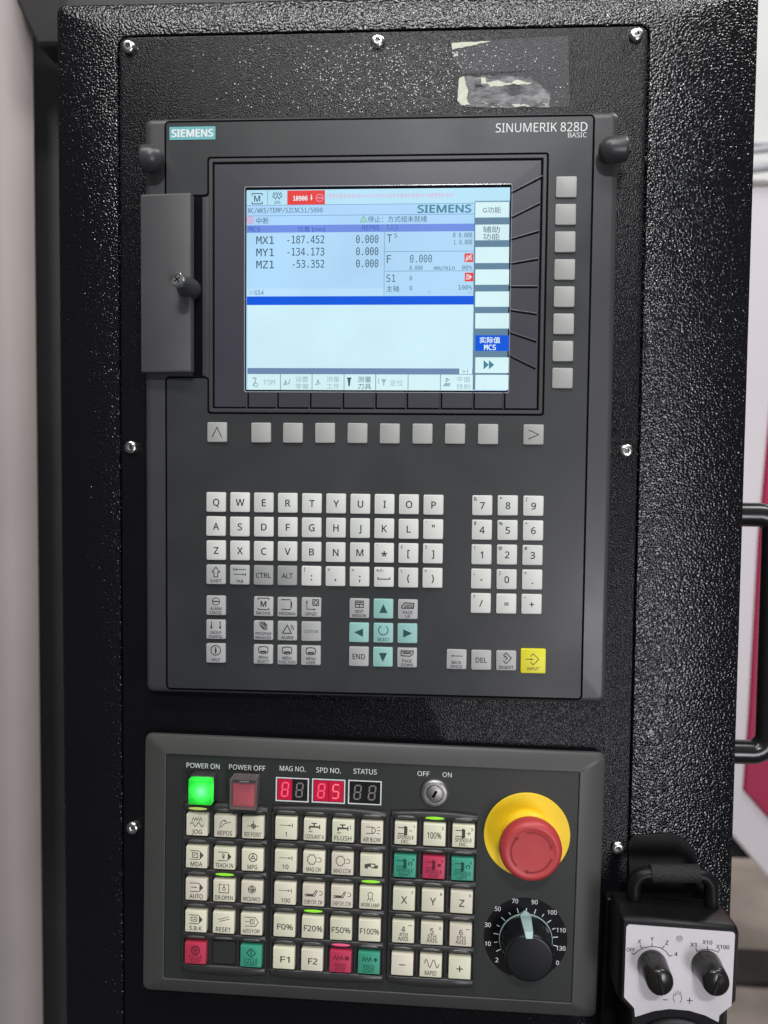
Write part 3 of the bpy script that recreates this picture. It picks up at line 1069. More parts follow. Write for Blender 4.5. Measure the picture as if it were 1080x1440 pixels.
# ---- brand plate and printed names
u0, v1 = onplane(238.5, 178.5, NO)
u1, v0 = onplane(303, 195.5, NO)
bp_ = MB().rr((u0 + u1) / 2, (v0 + v1) / 2 - 0.2, u1 - u0, 8.4, 0.3, [(0, NO), (0, NO + 0.25)], seg=2).build('brand_plate', 'brand_teal', hmi)
MB().text('SIEMENS', (u0 + u1) / 2, (v0 + v1) / 2 - 0.2, 4.6, NO + 0.32, 27.5, 0.028).build('brand_lettering', 'print_white', bp_, smooth=0)
u, v = onplane(826, 178, NO)
MB().text('SINUMERIK 828D', u, v, 5.6, NO + 0.06, 58.2, 0, 'R').build('name_lettering', 'print_white', hmi, smooth=0)
u, v = onplane(825, 189.6, NO)
MB().text('BASIC', u, v, 3.0, NO + 0.06, 11.8, 0, 'R').build('name_lettering', 'print_white', hmi, smooth=0)
# short groove marks at the foot of the side seams
# ---- soft keys
KS = 13.2
SZ_ = -14.527
for i in range(8):
    key(hmi, -75.716 + 21.438 * i, SZ_, KS, NKEY, NO - 0.2, 'key_soft', name='soft_key')
    key(hmi, 121.775, 143.911 - 17.422 * i, KS, NKEY, NO - 0.2, 'key_soft', name='soft_key')
u, v = onplane(305, 607.5, NKEY)
key(hmi, u, SZ_, KS, NKEY, NO - 0.2, 'key_soft', [L((-0.48, -0.5), (0, 0.5), (0.48, -0.5), w=0.09)], name='soft_key')
u, v = onplane(750.5, 610.5, NKEY)
key(hmi, u, SZ_, KS, NKEY, NO - 0.2, 'key_soft', [L((-0.5, 0.45), (0.5, 0), (-0.5, -0.45), w=0.09)], name='soft_key')
# ---- letter block
LX, LZ, LP, LQ = -106.018, -61.14, 16.152, 16.201


def hk(col, row, mtl, prims, ink='ink', label=None):
    return key(hmi, LX + LP * col, LZ - LQ * row, KS, NKEY, NO - 0.2, mtl, prims, ink, label=label)


def big(s, small=None, y=-0.02, cap=0.68, **k):
    p = [T(s, 0.02, y, cap)]
    if small:
        p.append(T(small, -0.68, 0.66, 0.34))
    return p


for c, s in enumerate('QWERTYUIOP'):
    hk(c, 0, 'key_white', big(s))
for c, s in enumerate('ASDFGHJKL'):
    hk(c, 1, 'key_white', big(s))
hk(9, 1, 'key_white', big('"', "'", 0.1))
for c, s in enumerate('ZXCVBNM'):
    hk(c, 2, 'key_white', big(s))
hk(7, 2, 'key_white', big('*', '`', -0.3, 0.85))
hk(8, 2, 'key_white', big('[', '{'))
hk(9, 2, 'key_white', big(']', '}'))
hk(0, 3, 'key_grey', [L((-0.2, -0.25), (-0.2, 0.25), (-0.4, 0.25), (0, 0.75), (0.4, 0.25), (0.2, 0.25), (0.2, -0.25), (-0.2, -0.25), w=0.09), T('SHIFT', 0, -0.66, 0.3, 1.15)], 'ink')
hk(1, 3, 'key_grey', [L((-0.6, 0.4), (-0.6, 0.7), w=0.09), *arrow(0.65, 0.55, -0.55, 0.55), *arrow(-0.65, 0.05, 0.55, 0.05), L((0.6, -0.1), (0.6, 0.2), w=0.09), T('TAB', 0, -0.66, 0.3, 0.75)])
hk(2, 3, 'key_dark', [T('CTRL', 0, -0.02, 0.5, 1.5)])
hk(3, 3, 'key_dark', [T('ALT', 0, -0.02, 0.5, 1.1)])
hk(4, 3, 'key_white', big(':', '|', -0.1))
hk(5, 3, 'key_white', big(',', '<'))
hk(6, 3, 'key_white', big(';', '>', -0.1))
hk(7, 3, 'key_white', [L((-0.6, 0), (-0.6, -0.2), (0.6, -0.2), (0.6, 0), w=0.1), T('+/-', -0.4, 0.66, 0.34, 0.75)])
hk(8, 3, 'key_white', big('(', '\\'))
hk(9, 3, 'key_white', big(')', '^'))
# ---- function keys under the letters
RF = (808 + 44.3 - 808) / 33.95 + 3          # row of the first function keys


def cap2(a, b_=None, wa=1.3, wb=1.3, y=-0.42, cap=0.3):
    if b_ is None:
        return [T(a, 0, -0.68, cap, wa)]
    return [T(a, 0, y + 0.1, cap, wa), T(b_, 0, y - 0.32, cap, wb)]


hk(0, RF, 'key_grey', [A(0, 0.42, 0.38), L((-0.32, 0.42), (0.32, 0.42), w=0.12)] + cap2('ALARM', 'CANCEL', 1.15, 1.25))
hk(0, RF + 1, 'key_grey', [L((-0.45, 0.15), (-0.45, 0.75), w=0.09), L((0.45, 0.15), (0.45, 0.75), w=0.09), A(-0.45, 0.2, 0.06, 0.1), A(0.45, 0.2, 0.06, 0.1),
                           T('1', -0.45, 0.78, 0.2), T('n', 0.45, 0.78, 0.2)] + cap2('GROUP', 'CHANNEL', 1.1, 1.5))
hk(0, RF + 2, 'key_grey', [('a', 0, 0.3, 0.5, 0.09, 0, 360), T('i', 0, 0.3, 0.55, None, 0.05)] + cap2('HELP', None, 0.85))
hk(2, RF, 'key_grey', [L((-0.55, 0.65), (-0.55, 0.85), (0.55, 0.85), (0.55, 0.65), w=0.09), L((-0.55, -0.15), (-0.55, -0.32), (0.55, -0.32), (0.55, -0.15), w=0.09),
                       T('M', 0, 0.26, 0.55, None, 0.02)] + cap2('MACHINE', None, 1.45))
hk(3, RF, 'key_grey', [L((-0.6, 0.75), (0.35, 0.75), w=0.09), L((-0.6, -0.25), (0.35, -0.25), w=0.09), P((0.35, 0.75), (0.35, -0.25), (0.5, 0.05), (0.5, 0.45))] + cap2('PROGRAM', None, 1.65))
hk(4, RF, 'key_grey', [*arrow(-0.45, -0.2, -0.45, 0.75), *arrow(-0.45, -0.2, 0.5, -0.2), L((0.15, 0.2), (0.75, 0.2), (0.75, 0.8), (0.15, 0.8), (0.15, 0.2), w=0.09), A(0.45, 0.5, 0.18, 0.09)]
   + cap2('OFFSET', None, 1.2))
hk(2, RF + 1, 'key_grey', [L((-0.35 + d, 0.85 - d), (0.1 + d, 0.85 - d), (0.1 + d, 0.35 - d), (-0.2 + d, 0.35 - d), (-0.35 + d, 0.5 - d), (-0.35 + d, 0.85 - d), w=0.08) for d in (0, 0.13, 0.26)]
   + cap2('PROGRAM', 'MANAGER', 1.6, 1.6))
hk(3, RF + 1, 'key_grey', [L((-0.5, -0.25), (0, 0.6), (0.42, -0.25), (-0.5, -0.25), w=0.1), A(0.15, 0.2, 0.35, 0.07, -10, 60), A(0.15, 0.2, 0.5, 0.07, -10, 60)] + cap2('ALARM', None, 1.2))
hk(4, RF + 1, 'key_grey', [T('CUSTOM', 0, 0, 0.3, 1.45)], 'ink_grey')
for c, s, ws in ((2, 'SELECT', 1.2), (3, 'FUNCTION', 1.7), (4, 'USER', 0.9)):
    hk(c, RF + 2, 'key_grey', [L((-0.42, 0.15), (-0.5, 0.45), (-0.42, 0.75), (0, 0.82), (0.42, 0.75), (0.5, 0.45), (0.42, 0.15), (0, 0.08), (-0.42, 0.15), w=0.09),
                               L((-0.32, 0.28), (0.32, 0.28), w=0.18)] + cap2('MENU', s, 0.95, ws))
hk(6, RF, 'key_grey', [L((-0.4, 0.1), (0.4, 0.1), (0.4, 0.75), (-0.4, 0.75), (-0.4, 0.1), w=0.09), L((-0.4, 0.42), (0.4, 0.42), w=0.1), L((0, 0.1), (0, 0.42), w=0.09),
                       L((-0.3, 0.6), (0.3, 0.6), w=0.1)] + cap2('NEXT', 'WINDOW', 0.85, 1.45))
hk(7, RF, 'key_teal', [P((-0.42, -0.42), (0.42, -0.42), (0, 0.48))], 'ink_teal')
hk(8, RF, 'key_grey', [L((-0.62, 0.1), (0.55, 0.1), (0.62, 0.6), (-0.3, 0.65), (-0.62, 0.3), (-0.62, 0.1), w=0.1), L((-0.4, 0.24), (0.5, 0.24), w=0.1), L((-0.3, 0.42), (0.5, 0.42), w=0.1)]
   + cap2('PAGE', 'UP', 0.95, 0.5))
hk(6, RF + 1, 'key_teal', [P((0.42, 0.42), (-0.5, 0.02), (0.42, -0.42))], 'ink_teal')
hk(7, RF + 1, 'key_teal', [A(0, 0.28, 0.48, 0.09, 120, 420), T('SELECT', 0, -0.66, 0.3, 1.2)], 'ink_teal')
hk(8, RF + 1, 'key_teal', [P((-0.42, 0.42), (-0.42, -0.42), (0.48, 0.02))], 'ink_teal')
hk(6, RF + 2, 'key_grey', [T('END', 0, 0, 0.52, 1.25)])
hk(7, RF + 2, 'key_teal', [P((-0.42, 0.42), (0, -0.5), (0.42, 0.42))], 'ink_teal')
hk(8, RF + 2, 'key_grey', [L((-0.6, 0.2), (0.3, 0.15), (0.6, 0.4), (0.6, 0.7), (-0.6, 0.68), (-0.6, 0.2), w=0.1), L((-0.45, 0.42), (0.4, 0.42), w=0.1), L((-0.45, 0.56), (0.45, 0.56), w=0.08)]
   + cap2('PAGE', 'DOWN', 0.95, 1.15))
# ---- number block
NX, NZ, NPX = 71.42, -61.09, 16.64
for r_, row in enumerate((('7&', '8*', '9('), ('4$', '5%', '6^'), ('1!', '2@', '3#'), ('-_', '0)', '.>'), ('/?', '= ', '+~'))):
    for c, s in enumerate(row):
        y = -0.02 if s[0] not in '.' else -0.1
        key(hmi, NX + NPX * c, NZ - LQ * r_, KS, NKEY, NO - 0.2, 'key_white', big(s[0], s[1].strip() or None, y, 0.66))
u, v = onplane(642, 927.5, NKEY)
key(hmi, u, v, KS, NKEY, NO - 0.2, 'key_grey', arrow(0.6, 0.35, -0.6, 0.35) + cap2('BACK', 'SPACE', 0.95, 1.15))
u, v = onplane(676.7, 928.2, NKEY)
key(hmi, u, v, KS, NKEY, NO - 0.2, 'key_grey', [T('DEL', 0, 0, 0.5, 1.1)])
u, v = onplane(711.7, 929, NKEY)
key(hmi, u, v, KS, NKEY, NO - 0.2, 'key_grey', [L((0, 0.8), (0.5, 0.25), (0, -0.3), w=0.09), L((0, 0.8), (-0.3, 0.5), w=0.09), L((0, -0.3), (-0.3, 0), w=0.09), L((-0.1, 0.45), (0.12, 0.25), (-0.1, 0.05), w=0.09),
                                                L((-0.25, 0.3), (-0.05, 0.5), w=0.09)] + cap2('INSERT', None, 1.45))
u, v = onplane(749.8, 929.8, NKEY)
key(hmi, u, v, 16.4, NKEY + 0.2, NO - 0.2, 'key_yellow', [L((-0.22, 0.38), (0, 0.6), (0.45, 0.15), (0, -0.3), (-0.22, -0.08), w=0.06), *arrow(-0.6, 0.15, 0.05, 0.15, 0.06, 0.16), T('INPUT', 0, -0.62, 0.25, 0.95)],
    'ink_olive', label='larger yellow key printed INPUT')

# ---- card door, its thumb screw and the two rubber bumpers
dz1, dz0 = onplane(200, 275, 12)[1], onplane(203, 524.5, 12)[1]
dx0 = -155.0
dwid = 34.5
door = MB()
door.rr(dwid / 2, (dz0 + dz1) / 2, dwid, dz1 - dz0, 1.2, [(0, 0), (0, 5.0), (0.35, 5.8), (1.2, 6.2)], seg=3)
do = door.build('card_door', 'door_grey', hmi, (0, (dz0 + dz1) / 2, 0))
do.location = (dx0 * S, -(NB + 0.2) * S, (dz0 + dz1) / 2 * S)
do.rotation_euler = (0, 0, R(-4.0))
ORG[do.name] = (dx0, (dz0 + dz1) / 2, NB + 0.2)
# slot body beside the door
rx0, rx1 = dx0 + 33, onplane(288, 400, NB)[0]
MB().rr((rx0 + rx1) / 2, (NT + NBt) / 2, rx1 - rx0, NT - NBt - 3, 0.8, [(0, NB - 0.2), (0, NB + 0.15)], seg=2).build('slot_recess', 'gap_black', hmi)
MB().rr(rx1 - 0.6, (NT + NBt) / 2, 1.6, NT - NBt - 3, 0.6, [(0, NB - 0.2), (0, NB + 0.6), (0.3, NB + 0.9)], seg=2).build('slot_lip', 'bezel_grey', hmi)
u, v = onplane(261, 402, 20)
tsw = MB()
tsw.disc(u, v, [(7.2, 9), (7.0, 16), (6.0, 21), (4.6, 27), (4.2, 33), (3.9, 34)], 28)
ts = tsw.build('thumb_screw', 'rubber_grey', hmi, (u, v, 10))
hd = MB()
kn = 40
lo = []
for rr_, n in ((4.0, 33.6), (4.5, 33.9), (4.5, 37.2), (4.0, 37.8), (2.6, 37.8)):
    lo.append([(u + (rr_ + (0.18 if k % 2 else -0.18) * (rr_ > 3)) * math.cos(2 * math.pi * k / kn), v + (rr_ + (0.18 if k % 2 else -0.18) * (rr_ > 3)) * math.sin(2 * math.pi * k / kn), n) for k in range(kn)])
hd.loft(lo)
hd.build('knurled_head', 'steel', ts, (u, v, 36), smooth=20)
sl = MB()
for a in (35, 125):
    ca, sa_ = math.cos(R(a)) * 2.3, math.sin(R(a)) * 2.3
    sl.stroke([(u - ca, v - sa_), (u + ca, v + sa_)], 0.8, 37.86)
sl.build('cross_recess', 'gap_black', ts, (u, v, 37.8), smooth=0)
for side, (px, py) in ((-1, (212, 222)), (1, (860, 209))):
    cu, cv = onplane(px, py, 17)
    r_ = 8.6 if side < 0 else 8.0
    Ln = 15 if side < 0 else 18
    prof = [(0.2, -r_)] + [(r_ * math.sin(R(a)), -r_ * math.cos(R(a))) for a in range(12, 91, 13)] + [(r_, Ln - r_ - 2.5), (r_ * 0.96, Ln - r_ - 0.8), (r_ * 0.8, Ln - r_), (3.0, Ln - r_), (2.8, Ln - r_ + 1.6), (1.8, Ln - r_ + 2.2)]
    loops = [[(cu + side * t, cv + q * math.sin(2 * math.pi * k / 32), 16 + q * math.cos(2 * math.pi * k / 32)) for k in range(32)] for q, t in prof]
    MB().loft(loops).build('rubber_bumper', 'rubber_grey', hmi, (cu, cv, 16), smooth=50)

# ------------------------------------------------------------------ machine control panel
mc = onplane(523, 1229, 10)
F2 = Frame(mc[0], mc[1], 0.8)
mcp = root('machine_control_panel', F2, 'charcoal machine control panel with cream push keys and red emergency stop', 'control panel')
at = F2.at
cor = [at(202, 1036, 9), at(850, 1055, 9), at(842, 1432, 9), at(200, 1395, 9)]
MX0, MX1 = (cor[0][0] + cor[3][0]) / 2, (cor[1][0] + cor[2][0]) / 2
MZ1, MZ0 = (cor[0][1] + cor[1][1]) / 2, (cor[2][1] + cor[3][1]) / 2
inn = [at(232, 1063, 10), at(811, 1082, 10), at(808, 1406, 10), at(232, 1379, 10)]
IX0, IX1 = (inn[0][0] + inn[3][0]) / 2, (inn[1][0] + inn[2][0]) / 2
IZ1, IZ0 = (inn[0][1] + inn[1][1]) / 2, (inn[2][1] + inn[3][1]) / 2
mcx, mcz, mw, mh = (MX0 + MX1) / 2, (MZ0 + MZ1) / 2, MX1 - MX0, MZ1 - MZ0
icx, icz, iw, ih = (IX0 + IX1) / 2, (IZ0 + IZ1) / 2, IX1 - IX0, IZ1 - IZ0
NF = 9.6
MB().rr(mcx, mcz, mw - 1.6, mh - 1.6, 4, [(0, 0.1), (0, 5.4)], seg=5).build('shaded_side', 'gap_black', mcp)  # black stands in for shade on the housing's lower side wall
MB().loft([rrloop(mcx, mcz, mw, mh, 5, 0.6, 5.2, 5), rrloop(mcx, mcz, mw, mh, 5, 0, 6.2, 5), rrloop(mcx, mcz, mw, mh, 5, 0.5, 7.6, 5),
           rrloop(mcx, mcz, mw, mh, 5, 2.2, 8.6, 5), rrloop(icx, icz, iw, ih, 1.2, -0.5, 10.8, 5), rrloop(icx, icz, iw, ih, 1.2, 0, 10.5, 5),
           rrloop(icx, icz, iw, ih, 1.2, 0, 8.5, 5)], True, False).build('housing', 'mcp_frame', mcp)
MB().rr(icx, icz, iw - 0.4, ih - 0.4, 1, [(0, 8.4), (0, NF)], seg=5).build('fascia', 'mcp_face', mcp)


def ptext(s, px, py, cap, width, name='lettering', n=NF + 0.06, bold=0.004):
    u, v = at(px, py, n)
    MB().text(s, u, v, cap / 2.13, n, width / 2.13, bold).build(name, 'print_white', mcp, smooth=0)


ptext('POWER ON', 285.5, 1077, 7.2, 48.5)
ptext('POWER OFF', 347.5, 1079.5, 7.2, 53)
ptext('MAG NO.', 411.5, 1081, 7.2, 37.5)
ptext('SPD NO.', 462, 1083.3, 7.2, 35.5)
ptext('STATUS', 513.5, 1085, 7.2, 33.5)
ptext('OFF', 595.5, 1088, 6.8, 17)
ptext('ON', 628.8, 1089.5, 6.8, 13)

# ---- lit digit displays
SEG = {'a': ((-0.8, 1.7), (0.8, 1.7)), 'b': ((0.95, 1.55), (0.95, 0.15)), 'c': ((0.95, -0.15), (0.95, -1.55)), 'd': ((-0.8, -1.7), (0.8, -1.7)),
       'e': ((-0.95, -0.15), (-0.95, -1.55)), 'f': ((-0.95, 1.55), (-0.95, 0.15)), 'g': ((-0.8, 0), (0.8, 0))}


def digit(par, cu, cv, on, mt_on, mt_off, bgm=None, bw=0):
    for tag, mt_ in ((True, mt_on), (False, mt_off)):
        b2 = MB()
        for s, (p, q) in SEG.items():
            if (s in on) == tag:
                sl_ = 0.12
                b2.stroke([(cu + (p[0] + p[1] * sl_) * 2.15, cv + p[1] * 2.75), (cu + (q[0] + q[1] * sl_) * 2.15, cv + q[1] * 2.75)], 1.0, NF + 0.45)
        if not tag or True:
            if tag == (mt_on != 'digit_off'):
                pass
        if b2.v:
            if not tag:
                b2.disc(cu + 2.9, cv - 4.9, [(0.45, NF + 0.44), (0.45, NF + 0.45)], 8)
            b2.build('digit_segments', mt_, par, smooth=0)


for i, (px, py) in enumerate(((411, 1110.5), (462, 1112.5), (513, 1114.5))):
    cu, cv = at(px, py, NF + 0.3)
    d = MB().rr(cu, cv, 22.2, 16.2, 0.3, [(0, NF), (0, NF + 0.25)], seg=2).build('digit_display', 'digit_window', mcp,
                                                                             label=('half lit red two digit display', 'red two digit display showing a five', 'unlit two digit display')[i])
    fr_ = MB()
    fr_.stroke([(cu - 10.9, cv - 7.9), (cu + 10.9, cv - 7.9), (cu + 10.9, cv + 7.9), (cu - 10.9, cv + 7.9)], 0.8, NF + 0.36, closed=True)
    fr_.build('display_border', 'print_white', d, smooth=0)
    for s_ in (-1, 1):
        lit = (i == 0 and s_ < 0) or i == 1
        if lit:
            MB().rect(cu + (-10.0 if s_ < 0 else 0.15), cv - 7.1, cu + (-0.15 if s_ < 0 else 10.0), cv + 7.1, NF + 0.32).build('lit_cell', 'digit_red_bg', d, smooth=0)
        if i == 1 and s_ > 0:
            digit(d, cu + s_ * 4.9, cv, 'afgcd', 'digit_hot', 'digit_dim')
        elif lit:
            digit(d, cu + s_ * 4.9, cv, 'abcdefg', 'digit_red', 'digit_red')
        else:
            digit(d, cu + s_ * 4.9, cv, 'abcdefg', 'digit_off', 'digit_off')

# ---- power buttons
cu2, cv2 = at(281, 1114.5, 24)
pb = MB().rr(cu2, cv2, 16.6, 18.2, 1.0, [(0, NF), (0, 18.6), (0.5, 19.0)], seg=3).build('power_on_button', 'bank_dark', mcp, label='green lit power on push button')
MB().loft([rrloop(cu2, cv2, 15.8, 17.4, 1.2, 0, 18.8, 4), rrloop(cu2, cv2, 15.8, 17.4, 1.2, 0, 23.2, 4), rrloop(cu2, cv2, 15.8, 17.4, 1.2, 0.3, 23.8, 4),
           rrloop(cu2, cv2, 15.8, 17.4, 1.2, 1.0, 24, 4)], False, True).build('lens_cap', 'lens_green', pb)
MB().disc(cu2 + 0.8, cv2 + 0.6, [(1.2, 19.1), (1.9, 19.6), (2.2, 20.2), (1.9, 20.8), (1.2, 21.3)], 16).build('bulb', 'lamp_green', pb)
cu, cv = at(343, 1117, NF)
pf = MB().rr(cu, cv, 20.5, 22.5, 1.2, [(0, NF), (0, 13.0), (0.5, 13.6)], seg=3).build('power_off_button', 'bank_dark', mcp, label='red power off push button under a clear flap')
cu2, cv2 = at(342.5, 1118.5, 20)
MB().rr(cu2, cv2, 15, 16.2, 0.9, [(0, 12), (0, 19), (0.3, 19.7), (0.9, 20)], seg=3).build('button_cap', 'power_red', pf)
u3, v3 = at(342.0, 1115.5, 24)
cw, ch = 18.0, 21.0
MB().rr(u3, v3 - 0.8, cw, ch, 0.8, [(0, 22.9), (0, 23.4), (0.2, 23.6)], seg=2).build('clear_flap', 'clear_plastic', pf)
MB().loft([rrloop(u3, v3 - 0.8, cw, ch, 0.8, 0.2, 14, 2), rrloop(u3, v3 - 0.8, cw, ch, 0.8, 0, 22.9, 2), rrloop(u3, v3 - 0.8, cw, ch, 0.8, 0, 23.8, 2),
           rrloop(u3, v3 - 0.8, cw, ch, 0.8, 0.9, 23.8, 2), rrloop(u3, v3 - 0.8, cw, ch, 0.8, 0.9, 22.9, 2)], False, False).build('flap_rim', 'cover_rim', pf)
MB().rr(u3 + 0.3, v3 + ch / 2 - 2.9, 15.5, 2.4, 0.4, [(0, 20.5), (0, 22.4), (0.2, 22.6)], seg=2).build('hinge_block', 'gap_black', pf)
MB().rr(u3 + 0.6, v3 + ch / 2 - 2.7, 6.5, 1.0, 0.2, [(0, 22.5), (0, 24.1)], seg=2).build('hinge_pin', 'chrome_dull', pf)

# ---- key switch
cu, cv = at(611, 1117, 13)
ks = MB().disc(cu, cv, [(9.4, NF), (9.4, NF + 1.6), (8.8, NF + 2.6), (7.6, NF + 3.1), (6.1, NF + 3.1), (6.0, NF + 2.2), (5.5, NF + 2.2), (5.4, NF + 3.2), (5.1, NF + 3.4)], 48).build('key_switch', 'chrome_dull', mcp, smooth=40)
MB().stroke([(cu - 1.0, cv - 2.3), (cu + 1.2, cv + 2.3)], 1.9, NF + 3.46).build('key_slot', 'gap_black', ks, smooth=0)
for a in (62, 118):
    MB().disc(cu + 7.9 * math.cos(R(a)), cv + 7.9 * math.sin(R(a)), [(0.5, NF + 2.6), (0.5, NF + 3.2)], 8).build('index_dot', 'steel_dark', ks)

# ---- banks of push keys
NKM = 14.5
CAPS = 14.7


def two(a, b_=None, wa=1.3, wb=1.3, cap=0.36):
    if b_ is None:
        return [T(a, 0, -0.62, cap, wa)]
    return [T(a, 0, -0.32, 0.32, wa), T(b_, 0, -0.72, 0.32, wb)]


def tag_(s):
    return [T(s, 0.74, 0.68, 0.26)]


flagm = [L((-0.62, 0.62), (0.3, 0.62), w=0.07), L((-0.62, -0.18), (0.3, -0.18), w=0.07), P((0.3, 0.62), (0.3, -0.18), (0.66, 0.22))]
spin = [L((-0.72, 0.55), (-0.1, 0.55), w=0.08), L((-0.72, 0.0), (-0.1, 0.0), w=0.08), L((-0.1, 0.7), (-0.1, -0.15), (0.1, -0.05), (0.1, 0.6), (-0.1, 0.7), w=0.1), L((0, 0.62), (0, -0.1), w=0.12)]
step = [*arrow(-0.6, 0.32, 0.5, 0.32, 0.05, 0.16), L((0.58, 0.14), (0.58, 0.5), w=0.07)]
tap = [L((-0.45, 0.05), (-0.45, 0.3), (0.4, 0.3), w=0.16), L((-0.05, 0.3), (-0.05, 0.6), w=0.12), L((-0.3, 0.62), (0.2, 0.62), w=0.1), L((0.45, 0.1), (0.45, 0.5), w=0.1),
       L((-0.55, -0.2), (-0.35, -0.05), w=0.06), L((-0.4, -0.22), (-0.2, -0.08), w=0.06)]
gear = [L(*[(-0.2 + (0.36 + (0.07 if k % 2 else 0)) * math.cos(k * math.pi / 8), 0.3 + (0.42 + (0.07 if k % 2 else 0)) * math.sin(k * math.pi / 8)) for k in range(17)], w=0.07)]
conv = [L((-0.8, 0.1), (0.0, 0.1), (0.28, 0.55), w=0.08), L((-0.8, -0.06), (0.1, -0.06), (0.38, 0.48), w=0.08), L((-0.6, 0.02), (0, 0.02), w=0.08)]
lampi = [A(0, 0.35, 0.22, 0.06, -50, 230), L((-0.14, 0.18), (-0.2, -0.05), (0.2, -0.05), (0.14, 0.18), w=0.06), L((-0.2, -0.1), (-0.32, -0.28), w=0.05), L((0.2, -0.1), (0.32, -0.28), w=0.05), L((0, -0.1), (0, -0.3), w=0.05)]
pump = [P((-0.6, 0.12), (-0.3, 0.2), (-0.3, -0.28), (-0.6, -0.22)), P((-0.3, 0.2), (-0.02, 0.25), (-0.02, -0.1), (-0.3, -0.1)), L((0.0, -0.15), (0.35, -0.15), (0.35, 0.18), (0.0, 0.18), w=0.1),
        P((0.35, 0.0), (0.62, 0.12), (0.62, -0.2), (0.35, -0.24))]
turn = A(0.48, 0.3, 0.2, 0.06, -130, 130)
blow = [L((-0.55, 0.55), (0, 0.55), w=0.07), L((-0.55, -0.05), (0, -0.05), w=0.07), A(0.02, 0.25, 0.3, 0.07, -90, 90), L((0.02, -0.05), (0.02, 0.55), w=0.07), L((0.45, 0.5), (0.75, 0.58), w=0.06), L((0.45, 0.25), (0.78, 0.25), w=0.06),
        L((0.45, 0), (0.75, -0.08), w=0.06)]
wv = [zig(-0.62, 0.25, 0.38, 0.18, 3, 0.11)]
